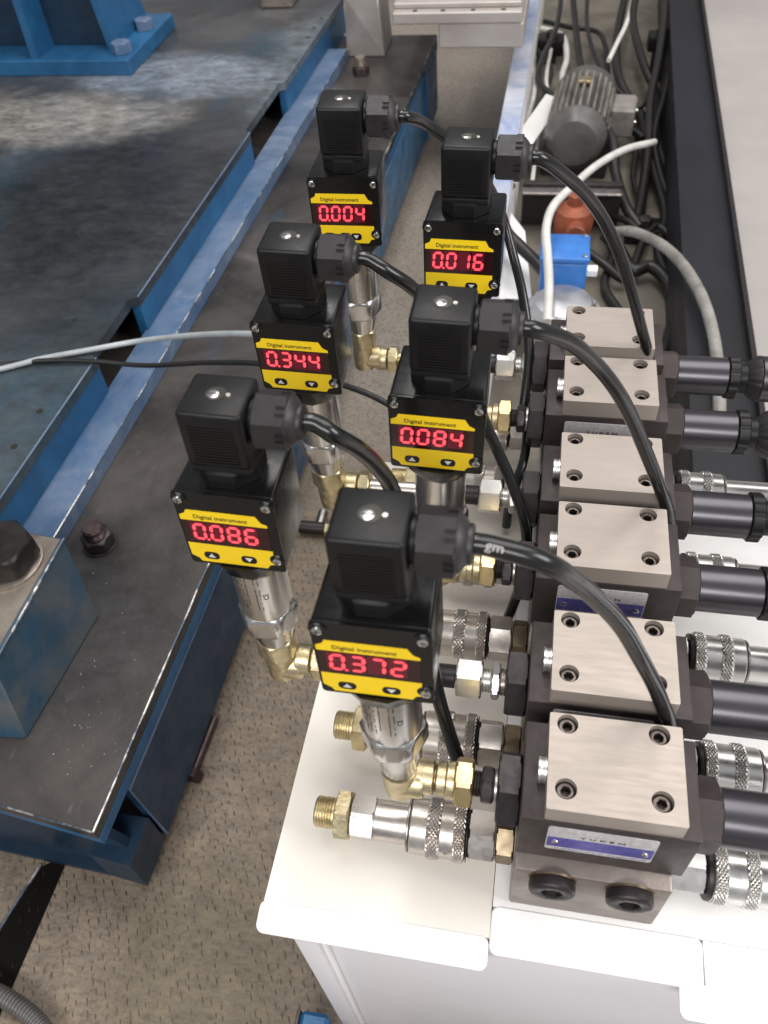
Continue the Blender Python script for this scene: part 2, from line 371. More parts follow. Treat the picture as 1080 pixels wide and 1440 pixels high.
# pit floor behind the table and the concrete on the right
bm = B(); box(bm, -75, 300, 300, 5200, FZ - 60, FZ - 8); struct('pit_floor', bm, 'pit')
bm = B(); box(bm, 232, 3000, -900, 5200, FZ - 60, -300); struct('concrete_floor', bm, 'concrete')
bm = B(); box(bm, -75, 232, -900, 300, FZ - 60, FZ - 8); struct('pit_floor_front', bm, 'pit')
bm = B(); box(bm, -2500, 2500, 5200, 5240, -450, 1500); struct('back_wall', bm, 'concrete')

# ---- navy channel running along the right of the pit
t = thing('steel_channel', 'long dark navy steel channel between the pit and the pale concrete floor', 'steel channel', (0, 0, FZ - 8))
def wl(bm, pts, z0, z1):   # prism from plan outline
    return flat(bm, [pts], z1 - z0, lambda a, b, h: Vector((a, b, z0 + h)))
zz = -(FZ - 8)
bm = B(); wl(bm, [(150, 300), (226, 300), (286, 2300), (222, 2300)], zz - 306, zz - 298); obj('top_flange', bm, 'navy', t)
bm = B(); wl(bm, [(150, 300), (156, 300), (228, 2300), (222, 2300)], 0, zz - 306); obj('web', bm, 'navy', t)
bm = B(); wl(bm, [(223, 300), (229, 300), (289, 2300), (283, 2300)], zz - 298, zz - 286); obj('upstand', bm, 'black_steel', t)

# ---- pale blue frame rail left of the pit
t = thing('frame_rail', 'pale blue painted steel rail running back beside the pit', 'rail', (0, 0, -250))
bm = B(); wl(bm, [(-112, 330), (-76, 330), (-66, 2300), (-96, 2300)], -8, 0); obj('top_plate', bm, 'rail', t)
bm = B(); wl(bm, [(-82, 330), (-77, 330), (-67, 2300), (-72, 2300)], -168, -8); obj('side_plate', bm, 'lip', t)
bm = B(); wl(bm, [(-111, 330), (-107, 330), (-93, 2300), (-97, 2300)], -160, -8); obj('side_plate', bm, 'blue', t)
# white sheets leaning in the pit
def sheet(pts, label):
    bm = B(); vs = [bm.verts.new(at(u, v, z=z)) for u, v, z in pts]; f = bm.faces.new(vs); r = bmesh.ops.extrude_face_region(bm, geom=[f])
    bmesh.ops.translate(bm, vec=(0, 0, -2), verts=[v for v in r['geom'] if isinstance(v, bmesh.types.BMVert)]); bmesh.ops.recalc_face_normals(bm, faces=bm.faces[:])
    tag(obj('sheet_panel', bm, 'lip'), label, 'panel')
sheet([(768, 132, -330), (792, 140, -345), (742, 212, -345), (716, 205, -330)], 'narrow white strip slanting down left of the grey finned motor')
sheet([(712, 290, -330), (738, 325, -345), (748, 420, -360), (700, 420, -340)], 'white sheet behind the 0.016 gauge, left of the silver motor')

# ================================================================== THE BLUE MACHINE BED (left)
SL = .034
def pe(y, x0, y0=34): return x0 + SL * (y - y0)      # an edge of the bed at this y
for (u, v), rx_, ry_, col_, am in (((175, 265), 215, 230, (.030, .030, .032), .85), ((260, 350), 90, 160, (.045, .045, .045), .6), ((60, 440), 110, 110, (.035, .04, .043), .6), ((40, 165), 260, 110, (.36, .335, .305), .75), ((30, 600), 110, 130, (.035, .075, .10), .5), ((430, 90), 90, 260, (.16, .19, .21), .7), ((250, 105), 210, 90, (.27, .30, .35), .75)):
    c_ = at(u, v, z=-185) - Vector((-313, 34, FZ)); stain_or_tone(M['slab_top'], (c_.x, c_.y, c_.z), (rx_, ry_, 400), col_, am)
c_ = at(100, 900, z=-250) - Vector((-313, 34, FZ)); stain_or_tone(M['plate_top'], (c_.x, c_.y, c_.z), (90, 110, 200), (.035, .035, .038), .6)
bed = thing('machine_bed', 'long blue welded machine bed with oily dark steel plates, left of the gauges', 'machine bed', (-313, 34, FZ))
O = Vector((-313, 34, FZ))
def bp(name, loops, z0, z1, mt, parent=None, smooth=30):
    b_ = B(); flat(b_, loops, z1 - z0, lambda a, b, h: Vector((a, b, z0 + h)) - O); return obj(name, b_, mt, parent or bed, smooth)
Y1 = 1620
bp('lower_plate', [[(-900, 52), (-440, 48), (-313, 34), (pe(Y1, -313), Y1), (-900, Y1)]], -264, -250, 'plate_top')
# scraped bright edge of the plate
b_ = B(); tube(b_, [Vector((-900, 52, -250)) - O, Vector((-440, 48, -250)) - O, Vector((-313.3, 34, -250)) - O], .9, 6, 1, False); obj('scraped_edge', b_, 'edge', bed)
b_ = B(); pts = [Vector((pe(y, -313) + random.uniform(-.3, .4), y, -250.2 + random.uniform(-.25, .25))) - O for y in range(34, Y1, 25)]; tube(b_, pts, 1.0, 6, 1, False); obj('scraped_edge', b_, 'edge', bed)
bp('edge_band', [[(-900, 52.8), (-440, 48.8), (-313, 34.8), (-312.4, 34.2), (pe(Y1, -312.4), Y1), (pe(Y1, -330), Y1), (-332, 60), (-900, 70)]], -276, -264.2, 'blue')
# side web with a slanted cut at its near end, over a recessed dark web
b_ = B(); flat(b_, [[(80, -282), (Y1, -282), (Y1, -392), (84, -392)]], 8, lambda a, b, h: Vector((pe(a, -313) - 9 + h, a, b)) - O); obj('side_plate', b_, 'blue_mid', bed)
b_ = B(); tube(b_, [Vector((pe(y, -313) - 1, y, z)) - O for y, z in ((84, -391), (80, -282), (Y1, -282))], 1.2, 6, 1, False); obj('side_plate_edge', b_, 'strip', bed)
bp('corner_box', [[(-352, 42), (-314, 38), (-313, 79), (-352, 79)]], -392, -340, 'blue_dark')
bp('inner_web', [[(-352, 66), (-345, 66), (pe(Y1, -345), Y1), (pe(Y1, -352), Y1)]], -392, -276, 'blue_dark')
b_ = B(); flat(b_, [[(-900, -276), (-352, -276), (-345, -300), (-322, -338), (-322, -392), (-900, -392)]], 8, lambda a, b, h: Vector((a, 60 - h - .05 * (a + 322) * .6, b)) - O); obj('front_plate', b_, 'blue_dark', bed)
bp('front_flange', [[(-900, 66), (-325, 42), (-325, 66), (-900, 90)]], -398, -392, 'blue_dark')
bp('foot_block', [[(-420, 120), (-360, 120), (-360, 220), (-420, 220)]], FZ, -392, 'blue_dark')
bp('foot_block', [[(-420, 1320), (-360, 1320), (-360, 1420), (-420, 1420)]], FZ, -392, 'blue_dark')
# far end rib of the bed
b_ = B(); flat(b_, [[(-262, -262), (-262, -392), (-330, -392)]], 6, lambda a, b, h: Vector((a + 2, 1470 + h, b)) - O); obj('end_rib', b_, 'blue', bed)
# pale ledge strip
def xs(y): return -490 + SL * (y - 300)
bp('ledge_strip', [[(xs(60) - 6, 60), (xs(60) + 35, 60), (xs(1500) + 35, 1500), (xs(1500) - 6, 1500)]], -249.8, -232, 'strip')
b_ = B(); tube(b_, [Vector((xs(y) + 34.6, y, -232.3)) - O for y in (60, 700, 1500)], .8, 6, 1, False); obj('ledge_edge', b_, 'edge', bed)
# upper table: plate with pockets cut into its edge, blue side faces between the pockets
def xu(y): return -492 + SL * (y - 300)
nt_ = [(498, 612), (1040, 1225)]
loop = [(-1700, 40)]
loop += [(xu(40), 40)]
for a, b in nt_: loop += [(xu(a), a), (xu(a) - 9, a + 6), (xu(b) - 9, b - 6), (xu(b), b)]
loop += [(xu(1640), 1640), (-1700, 1640)]
bp('upper_plate', [loop], -197, -185, 'slab_top')
for a, b in ((40, 498), (612, 1040), (1225, 1640)):
    bp('side_face', [[(xu(a) - 12, a), (xu(a) - 1, a), (xu(b) - 1, b), (xu(b) - 12, b)]], -250, -197.2, 'blue')
    b_ = B(); tube(b_, [Vector((xu(y) - .2, y, -185.2)) - O for y in (a, (a + b) / 2, b)], .9, 6, 1, False); obj('worn_edge', b_, 'strip', bed)
bp('pocket_back', [[(xu(40) - 60, 40), (xu(40) - 50, 40), (xu(1640) - 50, 1640), (xu(1640) - 60, 1640)]], -250, -197.2, 'black_steel')
for (u, v) in ((56, 578), (20, 628), (452, 26), (442, 39), (433, 53), (105, 420 + 30)):
    q = at(u, v, z=-185); b_ = B(); lathe(b_, [(-185.1, 3.4), (-184.6, 3.6)], 'z', Vector((q.x, q.y, 0)) - Vector((O.x, O.y, O.z)), 14); obj('bolt_hole', b_, 'black_print', bed)

# ---- blue column standing on the bed, top left
colm = thing('machine_column', 'tall blue ribbed column on a bolted base plate at the far left corner', 'machine column', (-900, 1300, -185))
O2 = Vector((-900, 1300, -185))
def cpz(name, x0, x1, y0, y1, z0, z1, mt, bev=1.5):
    b_ = B(); box(b_, x0 - O2.x, x1 - O2.x, y0 - O2.y, y1 - O2.y, z0 - O2.z, z1 - O2.z, bev); return obj(name, b_, mt, colm)
cpz('base_plate', -1300, -741, 1253, 1480, -185, -160, 'blue')
cpz('front_panel', -1300, -795, 1325, 1335, -160, 500, 'blue_dark')
b_ = B(); flat(b_, [[(1262, -160), (1335, -160), (1335, 500), (1300, 500)]], 14, lambda a, b, h: Vector((-925 + h, a, b)) - O2); obj('rib', b_, 'blue', colm)
b_ = B(); flat(b_, [[(-795, -160), (-780, -160), (-840, 500), (-856, 500)]], 150, lambda a, b, h: Vector((a, 1300 + h, b)) - O2); obj('side_panel', b_, 'blue', colm)
b_ = B(); hexa(b_, 25, 42, 30, 'z', (-765 + 900, 1290 - 1300, 0), .3); obj('anchor_bolt', b_, 'strip', colm)
b_ = B(); hexa(b_, 25, 42, 30, 'z', (-765 + 900, 1400 - 1300, 0), .1); obj('anchor_bolt', b_, 'strip', colm)

# ---- clamp block with large black bolt, lower left
cl = thing('clamp_block', 'blue sided clamp block with bare steel top holding down the bed, lower left', 'clamp block', (-440, 170, -250))
O3 = Vector((-440, 170, -250))
b_ = B(); P = [(-560, 95, 0), (-400, 95, 0), (-387, 219, 0), (-560, 219, 0), (-560, 118, 80), (-402, 118, 80), (-400, 241, 80), (-560, 246, 80)]
P = [(-600, 80, 0), (-398, 97, 0), (-386, 219, 0), (-600, 222, 0), (-600, 100, 80), (-402, 118, 80), (-400, 242, 80), (-600, 262, 80)]
vs = [b_.verts.new(Vector((x + 440, y - 170, z))) for x, y, z in P]
for f in ((3, 2, 1, 0), (4, 5, 6, 7), (0, 1, 5, 4), (1, 2, 6, 5), (2, 3, 7, 6), (3, 0, 4, 7)): b_.faces.new([vs[i] for i in f])
bmesh.ops.bevel(b_, geom=b_.edges[:], offset=1.2, segments=1, affect='EDGES')
obj('block', b_, 'blue_worn', cl)
b_ = B(); flat(b_, [[(-598, 102), (-404, 120), (-402.2, 240), (-598, 260)]], 1, lambda a, b, h: Vector((a + 440, b - 170, 79.6 + h))); obj('bare_top', b_, 'clampsteel', cl)
b_ = B(); tube(b_, [(39.4, -52, 79.8), (40.4, 71.5, 79.8)], 1.3, 6, 1, False); obj('scraped_edge', b_, 'edge', cl)
q = at(12, 792, z=-169)
tb = thing('clamp_bolt', 'large black hexagon bolt head on the clamp block top', 'bolt', (q.x, q.y, -169.2))
b_ = B(); lathe(b_, [(-.2, 29), (2.6, 29), (3, 28)], 'z', (0, 0, 0), 40); obj('washer', b_, 'clampsteel', tb)
b_ = B(); hexa(b_, 3, 26, 50, 'z', (0, 0, 0), .42, 4); obj('head', b_, 'bolt_black', tb)
# ---- nut and stud on the lower plate
q = at(141, 765, z=-250)
tb = thing('stud_nut', 'rusty brown nut and stud standing on the dark bed plate', 'nut', (q.x, q.y, -250))
b_ = B(); lathe(b_, [(-.1, 17), (1.6, 17)], 'z', (0, 0, 0), 30); obj('washer', b_, 'black_steel', tb)
b_ = B(); hexa(b_, 1.6, 14, 27, 'z', (0, 0, 0), .35, 1.6); obj('nut', b_, 'black_steel', tb)
b_ = B(); threads(b_, 14, 24, 10.5, 'z', (0, 0, 0), 2, .8, 24); obj('stud', b_, 'rust', tb)
b_ = B(); lathe(b_, [(24, 10), (26, 8.5), (26.4, 3)], 'z', (0, 0, 0), 24); obj('stud_end', b_, 'rust', tb)
# ---- far clamp and bolts
q = at(514, 80, z=-250)
tb = thing('far_clamp', 'grey steel clamp block with dark bolt at the far end of the bed', 'clamp block', (q.x, q.y, -250))
b_ = B(); flat(b_, [[(-37, 0), (37, 0), (31, 104), (-31, 104)]], 95, lambda a, b, h: Vector((a, h, b))); bmesh.ops.bevel(b_, geom=b_.edges[:], offset=2, segments=1, affect='EDGES'); obj('block', b_, 'clamp_pale', tb)
b_ = B(); cyl(b_, 104, 120, 19, 'z', (0, 26, 0), 24, 2); obj('bolt_head', b_, 'rust', tb)
q = at(508, 104, z=-250)
tb = thing('stud_nut', 'small nut and stud in front of the far grey clamp', 'nut', (q.x, q.y, -250))
b_ = B(); hexa(b_, 0, 14, 27, 'z', (0, 0, 0), .2, 1.6); obj('nut', b_, 'rust', tb)
b_ = B(); threads(b_, 14, 30, 9.5, 'z', (0, 0, 0), 2, .8, 20); obj('stud', b_, 'clampsteel', tb)
q = at(390, 12, z=-185)
tb = thing('far_stop_block', 'small steel stop block at the top edge of the bed', 'stop block', (q.x, q.y, -185))
b_ = B(); box(b_, -34, 30, 0, 60, 0, 50, 3); obj('block', b_, 'clampsteel', tb)
b_ = B(); hexa(b_, 50, 62, 26, 'z', (-2, 26, 0)); obj('bolt_head', b_, 'rust', tb)

# ---- pale machined bars crossing at the top
cb = thing('cross_bar', 'pale machined cross bar with a row of bolt holes behind the bed', 'cross bar', (-170, 1350, FZ))
O4 = Vector((-170, 1350, FZ))
yl, yu, ys_ = at(672, 33, z=-148).y, at(650, 17, z=-130).y, at(650, 3, z=-121).y
for name, (x0, x1, y0, y1, z0, z1) in (('lower_bar', (-222, -80, yl, yl + 400, -186, -148)), ('upper_bar', (-300, -84, yu, yu + 300, -148, -130)), ('slot_strip', (-300, -86, ys_, ys_ + 220, -130, -121))):
    b_ = B(); box(b_, x0 - O4.x, x1 - O4.x, y0 - O4.y, y1 - O4.y, z0 - O4.z, z1 - O4.z, 2); obj(name, b_, 'alu_pale', cb)
for x in (-262, -215, -165, -115):
    b_ = B(); lathe(b_, [(-130 - FZ, 4.2), (-129.4 - FZ, 4.2)], 'z', (x + 170, (yu + ys_) / 2 - 1350, 0), 14); obj('bolt_hole', b_, 'black_print', cb)

# ---- a bolt lying on the floor beside the bed
a, b = at(272, 1082, z=-400), at(301, 1008, z=-400)
tb = thing('floor_bolt', 'dark bolt lying on the floor beside the blue bed', 'bolt', (a.x, a.y, FZ))
d = Vector((b.x - a.x, b.y - a.y, 0))
b_ = B(); tube(b_, [(0, 0, 7), d + Vector((0, 0, 7))], 4.5, 12, 1, False); obj('shank', b_, 'rust', tb)
b_ = B(); hexa(b_, -9, 0, 19, 'y'); o = obj('head', b_, 'rust', tb); o.rotation_euler = (0, 0, math.atan2(-d.x, d.y)); o.location = (0, 0, 7 * K)
bm = B(); rc = random.Random(8)
for k in range(110):
    u = rc.gauss(118, 30); v = rc.gauss(985, 90) if rc.random() < .7 else rc.uniform(560, 1100)
    p = at(u, v, z=-250)
    if p.x > pe(p.y, -313) - 6 or p.x < xs(p.y) + 40 or (p.x < -380 and p.y < 250): continue
    w = rc.uniform(.25, .8); q4 = [bm.verts.new(p + Vector((rc.uniform(-w, w), rc.uniform(-w, w), .1 if i else .9))) for i in range(4)]
    for f in ((0, 1, 2), (0, 2, 3), (0, 3, 1)): bm.faces.new([q4[i] for i in f])
o = obj('metal_chips', bm, 'white_print', None, 0); o['kind'] = 'stuff'; o['label'] = 'tiny bright metal chips scattered on the dark bed plate'
q = at(446, 742, z=-400)
t = thing('pipe_tee', 'small dark pipe tee with a brass end left of the nearest gauge top', 'pipe fitting', (q.x, q.y, FZ))
b_ = B(); cyl(b_, -22, 10, 8, 'x', (0, 0, 9), 20, 1); obj('body', b_, 'bolt_black', t)
b_ = B(); hexa(b_, 10, 20, 17, 'x', (0, 0, 9)); obj('brass_nut', b_, 'brass_pale', t)
b_ = B(); cyl(b_, 0, 26, 6.5, 'y', (2, 0, 9), 18, 1); bmesh.ops.recalc_face_normals(b_, faces=b_.faces[:]); obj('branch', b_, 'zinc_dark', t)
# ---- ribbed conduit at the lower left corner
b_ = B(); pts = [at(-30, 1385, z=-398), at(10, 1405, z=-398), at(45, 1430, z=-398), at(70, 1460, z=-398)]
tube(b_, pts, 7, 16, 18, True, .11); tag(obj('ribbed_conduit', b_, 'motor_dark'), 'ribbed grey metal conduit on the floor in the lower left corner', 'conduit')
# ---- blue box under the table
t = thing('blue_box', 'blue box with grey end plate on the floor under the white cabinet corner', 'box', (-140, -40, FZ))
b_ = B(); box(b_, -12, 10, -40, 4, 0, 50, 3); obj('casing', b_, 'blue', t)
b_ = B(); box(b_, -15, -12.4, -40, 4, 0, 51, .8); obj('end_plate', b_, 'plate_top', t)

# ================================================================== THE WHITE CABINET
TZ = -112.
cab = thing('cabinet', 'white sheet metal cabinet carrying the valves, with overlapping top trays', 'cabinet', (-20, 120, FZ + 0))
O5 = Vector((-20, 120, FZ))
def cbx(name, x0, x1, y0, y1, z0, z1, mt, bev=1., seg=2):
    b_ = B(); box(b_, x0 - O5.x, x1 - O5.x, y0 - O5.y, y1 - O5.y, z0 - O5.z, z1 - O5.z, bev, seg); return obj(name, b_, mt, cab)
def cpl(name, loops, z0, z1, mt):
    b_ = B(); flat(b_, loops, z1 - z0, lambda a, b, h: Vector((a, b, z0 + h)) - O5); return obj(name, b_, mt, cab)
cpl('left_tray', [[(-138, -26), (-18.4, -26), (-18.4, 300), (-136, 304)]], TZ - 4, TZ, 'table')
cpl('right_tray', [[(-18, -11), (420, -11), (420, 306), (-18, 300)]], TZ - 4, TZ + 1.2, 'lip')
# front lips: slightly drooping flanges with rounded corners
def lip(x0, x1, y0, y1, drop, t, z):
    b_ = B(); L = rrect(x0, x1, y0, y1, 4.0, 5)
    L = [p for p in L]
    flat(b_, [L], t, lambda a, b, h: Vector((a, b, z - t + h - drop * max(0, (y1 - b)) / (y1 - y0))) - O5)
    bmesh.ops.bevel(b_, geom=[e for e in b_.edges if len(e.link_faces) == 2 and e.calc_face_angle(0) > 1], offset=.7, segments=2, affect='EDGES')
    return obj('front_lip', b_, 'lip', cab, 50)
lip(-139.5, -18.6, -41, -25.6, 3, 3.2, TZ + .8)
lip(-18.2, 86, -33, -10.6, 3, 3.2, TZ + 2.0)
lip(74.5, 420, -46, -30, 3, 3.2, TZ - 1.6)
cpl('right_tray_front', [[(86.2, -31), (420, -31), (420, -11.2), (86.2, -11.2)]], TZ - 4, TZ + 1.0, 'lip')
cbx('corner_post', -124, -110, -36, -20, FZ, TZ - 5, 'cab')
cbx('front_panel', -109.8, 420, -31, -24, FZ, TZ - 5, 'cab')
cbx('post_flange', -110, -107.5, -34, -31, FZ, TZ - 6, 'lip', .4)
cbx('side_panel', -123, -118, -19, 300, FZ, TZ - 5, 'cab')
cbx('back_panel', -118, 420, 290, 296, FZ, TZ - 5, 'cab')

# ================================================================== MANIFOLD AND VALVES
YS = [0, 56.4, 130.3, 186.6, 260.5, 316.9]           # front edges of the six cover plates
man = thing('manifold_block', 'long brown steel manifold block under the six valves with two black plugs', 'manifold', (26, -8, TZ + 1.4))
O6 = Vector((26, -8, TZ + 1.4))
b_ = B(); box(b_, -10 - 26, 62 - 26, 0, 400, 0, -57 - O6.z, 1.2, 2); obj('block', b_, 'manifold', man)
for x in (8.3, 43.7):
    b_ = B(); c_ = (x - 26, 0, -64.5 - O6.z)
    # turned plug: outer wall, rounded rim, face, and the socket going in
    lathe(b_, [(1.1, 10.6), (1.8, 10.9), (5.4, 10.9), (6.3, 10.2), (6.6, 9.2), (6.6, 5.4), (6.2, 5.2), (2.5, 5.2)], 'y', c_, 36)
    for v_ in b_.verts:
        v_.co.y = -v_.co.y
        dx, dz = v_.co.x - c_[0], v_.co.z - c_[2]; rr = math.hypot(dx, dz)
        if rr < 5.3:
            a_ = math.atan2(dz, dx); k = min(1.0, .87 / math.cos(((a_) % (math.pi / 3)) - math.pi / 6)); v_.co.x = c_[0] + dx * k; v_.co.z = c_[2] + dz * k
    bmesh.ops.recalc_face_normals(b_, faces=b_.faces[:]); o = obj('plug', b_, 'black_steel', man)
    b_ = B(); flat(b_, [circ(x - 26, -64.5 - O6.z, 11.3, 36)], 1.1, FR(.05)); obj('seal_washer', b_, 'bronze', man)
    b_ = B(); flat(b_, [circ(x - 26, -64.5 - O6.z, 4.6, 6)], .4, FR(-2.4)); obj('socket_floor', b_, 'chrome', man)
where = ['nearest the camera at the block end', 'second from the near end', 'third from the near end', 'fourth from the near end, crossed by a cable', 'fifth from the near end', 'farthest from the camera']
def make_valve():
    v = thing('relief_valve', '', 'valve', (0, 0, -56))
    Z0 = 56
    b_ = B(); box(b_, -10, 66, -.8, 45.5, .2, Z0 - 12, .8, 2); obj('body', b_, 'valve', v)
    b_ = B(); holes = []
    for x in (8, 48):
        for y in (9.7, 40): holes.append(circ(x, y, 4.7, 28))
    flat(b_, [rrect(0, 58, 0, 45, .8, 2)] + holes, 12, lambda a, b, h: Vector((a, b, Z0 - 12 + h)))
    cp = obj('cover_plate', b_, 'plate', v)
    for x in (8, 48):
        for y in (9.7, 40):
            b_ = B(); ra = random.random()
            lathe(b_, [(Z0 - 7.4, 4.0), (Z0 - 3.3, 4.05), (Z0 - 2.7, 3.8), (Z0 - 2.5, 3.3), (Z0 - 2.5, 2.5), (Z0 - 2.7, 2.3), (Z0 - 6, 2.3)], 'z', (x, y, 0), 30)
            for w in b_.verts:
                dx, dy = w.co.x - x, w.co.y - y
                if math.hypot(dx, dy) < 2.4:
                    k = .87 / math.cos(((math.atan2(dy, dx) + ra) % (math.pi / 3)) - math.pi / 6); w.co.x = x + dx * k; w.co.y = y + dy * k
            bmesh.ops.recalc_face_normals(b_, faces=b_.faces[:]); s = obj('cap_screw', b_, 'screw_black', cp)
            b_ = B(); lathe(b_, [(Z0 - 7.6, 4.69), (Z0 - 6.0, 4.69)], 'z', (x, y, 0), 20); obj('screw_seat', b_, 'black_steel', cp)
    # round bright adjuster at the left of the cover
    b_ = B(); lathe(b_, [(-4.2, 5.2), (-3.8, 6.2), (-2.6, 6.2), (-2.4, 5.8), (-1.4, 5.8), (-1.2, 6.2), (-.2, 6.2)], 'x', (0, 20, Z0 - 6.6), 30); obj('round_head_screw', b_, 'silver', v)
    # big black hexagon on the left face
    b_ = B(); hexa(b_, -21, -10.1, 32, 'x', (0, 22.5, 18), math.pi / 6, 1.2); obj('hexagon_plug', b_, 'black_steel', v)
    # right hand side: hexagon, sleeve, lock ring, knob
    b_ = B(); hexa(b_, 66.1, 79, 30, 'x', (0, 22.5, 18), 0, 1.2); obj('hexagon_cap', b_, 'valve', v)
    b_ = B(); cyl(b_, 79, 113, 13.4, 'x', (0, 22.5, 18), 48, .5); obj('sleeve', b_, 'tube', v)
    b_ = B(); n = 64; rings = []
    for h, k in ((113, 0), (113.6, 1), (119.6, 1), (120.4, 0)):
        rings.append([b_.verts.new(Vector((h, 22.5 + (14.1 + .9 * (math.cos(10 * a) > -.2)) * math.cos(a) * (1 if k else .94), 18 + (14.1 + .9 * (math.cos(10 * a) > -.2)) * math.sin(a) * (1 if k else .94)))) for a in [2 * math.pi * i / n for i in range(n)]])
    for A, C_ in zip(rings, rings[1:]):
        for i in range(n): b_.faces.new((A[i], A[(i + 1) % n], C_[(i + 1) % n], C_[i]))
    b_.faces.new(rings[0][::-1]); b_.faces.new(rings[-1]); bmesh.ops.recalc_face_normals(b_, faces=b_.faces[:]); obj('lock_ring', b_, 'plastic', v)
    b_ = B(); cyl(b_, 120.4, 126, 10.5, 'x', (0, 22.5, 18), 32); obj('neck', b_, 'plastic', v)
    b_ = B(); n = 72; rings = []
    for h, r in ((126, 9.5), (129, 12.5), (133, 15.2), (134, 15.6)):
        rings.append([b_.verts.new(Vector((h, 22.5 + (r + (.55 if i % 4 < 2 else -.1)) * math.cos(2 * math.pi * i / n), 18 + (r + (.55 if i % 4 < 2 else -.1)) * math.sin(2 * math.pi * i / n)))) for i in range(n)])
    for A, C_ in zip(rings, rings[1:]):
        for i in range(n): b_.faces.new((A[i], A[(i + 1) % n], C_[(i + 1) % n], C_[i]))
    b_.faces.new(rings[0][::-1]); b_.faces.new(rings[-1]); bmesh.ops.recalc_face_normals(b_, faces=b_.faces[:]); obj('knob_grip', b_, 'gland', v)
    b_ = B(); cyl(b_, 134, 190, 15.8, 'x', (0, 22.5, 18), 48, 1); obj('adjusting_knob', b_, 'tube', v)
    # name plate on the front
    b_ = B(); flat(b_, [rrect(2.5, 49.5, 13.5, 39.5, 1.4, 3)], .5, FR(-.82)); npl = obj('name_plate', b_, 'np_silver', v)
    b_ = B(); flat(b_, [[(3.0, 17.6), (49.0, 17.6), (49.0, 28.5), (3.0, 28.5)]], .12, FR(-1.31)); obj('blue_band', b_, 'np_blue', npl)
    for x in (6.5, 45.5):
        b_ = B(); lathe(b_, [(0, 1.7), (.5, 1.6), (.9, .9)], 'y', (x, -1.4, 23), 14); b_.verts.ensure_lookup_table()
        bmesh.ops.transform(b_, matrix=Matrix.Translation((0, -2.8, 0)) @ Matrix.Scale(-1, 4, (0, 1, 0)), verts=b_.verts[:]); bmesh.ops.recalc_face_normals(b_, faces=b_.faces[:]); obj('rivet', b_, 'chrome', npl)
    b_ = text_bm('Y U K E N', 3.0, .1, 1.5, .03)
    bmesh.ops.transform(b_, matrix=Matrix.Translation((26.5, -1.38, 31.3)) @ Matrix.Rotation(math.pi / 2, 4, 'X'), verts=b_.verts[:]); obj('lettering', b_, 'black_print', npl, 0)
    b_ = B()
    for i in range(34):
        x = 7 + i * 1.2; w = random.uniform(.3, .9); box(b_, x, x + w, -1.42, -1.34, 14.9, 15.5)
    obj('fine_print', b_, 'np_blue', npl, 0)
    return v
V0 = make_valve()
adj = ['valve with pale cover at the near end, its whole blue name plate in view', 'valve with pale cover second from the near end, a cable ending at its far corner', 'valve with pale cover third from the near end, its name plate behind a cable', 'valve with pale cover fourth from the near end, cable along its right edge', 'valve with pale cover second from the far end, cable crossing its middle', 'valve with pale cover at the far end of the manifold beside the pit']
adj[1] = 'valve with pale cover second from the near end, thick cable bowing across its right half'
adj[2] = 'valve third from the near end, cover uncrossed but name plate behind a cable'
for i, y in enumerate(YS):
    v = V0 if i == 0 else copy_tree(V0)
    v.location = Vector((0, y, -56)) * K; v['label'] = adj[i]; v['group'] = 'valves in a row on the manifold'

# ================================================================== QUICK COUPLINGS
def make_coupler():
    """coupling on the left face; origin on its axis at the manifold"""
    q = thing('quick_coupling', '', 'coupling')
    b_ = B(); hexa(b_, -9.4, -.1, 22, 'x', rot=0); obj('adapter', b_, 'bronze', q)
    b_ = B(); hexa(b_, -23.6, -9.6, 24, 'x', rot=.35, ch=1.2); obj('hexagon', b_, 'zinc', q)
    s = None
    b_ = B(); lathe(b_, [(-24.6, 12), (-24.2, 14.6), (-23.9, 14.6), (-23.8, 12)], 'x', seg=36); obj('retaining_ring', b_, 'black_steel', q)
    b_ = B(); cyl(b_, -54, -24.8, 14.3, 'x', seg=48, ch=.8); s = obj('sleeve', b_, 'zinc', q)
    b_ = B(); knurl(b_, -31, -25, 15.1); obj('knurled_band', b_, 'zinc', s)
    b_ = B(); knurl(b_, -45, -37.8, 15.1); obj('knurled_band', b_, 'zinc', s)
    b_ = B(); lathe(b_, [(-55.6, 12.8), (-55.2, 13.8), (-54.4, 13.8), (-54.1, 12.8)], 'x', seg=40); obj('sleeve_ring', b_, 'zinc_dark', q)
    b_ = B(); cyl(b_, -73, -55.4, 10.6, 'x', seg=40, ch=.4); obj('nipple_body', b_, 'zinc', q)
    b_ = B(); hexa(b_, -86, -73, 21, 'x', rot=.2, ch=.8); obj('nipple_hexagon', b_, 'silver', q)
    b_ = B(); hexa(b_, -94.5, -86.4, 24, 'x', rot=.35, ch=1); obj('stud_hexagon', b_, 'brass_pale', q)
    b_ = B(); threads(b_, -106, -94.5, 8.3, 'x'); obj('stud_thread', b_, 'brass_pale', q)
    return q
Q0 = make_coupler()
qy = [17, 68.2, 138.5, 195, 266, 325]
ql = ['steel quick coupling lying lowest and nearest, its brass threaded stud toward the camera left', 'steel coupling second from the near end, brass thread left of the nearest gauge stem', 'steel quick coupling with exposed knurled sleeve, right of the nearest gauge box', 'steel quick coupling behind a brass hexagon nut and the nearest gauge gland', 'steel quick coupling right of the 0.084 gauge stem, behind a white hexagon nut', 'steel quick coupling farthest back under the far valves, mostly hidden by the 0.084 gauge']
for i, y in enumerate(qy):
    q = Q0 if i == 0 else copy_tree(Q0)
    q.location = Vector((-10, y, -90)) * K; q.rotation_euler = (random.uniform(-.4, .4) if i else 0, 0, 0)
    q['label'] = ql[i]; q['group'] = 'quick couplings on the left of the manifold'
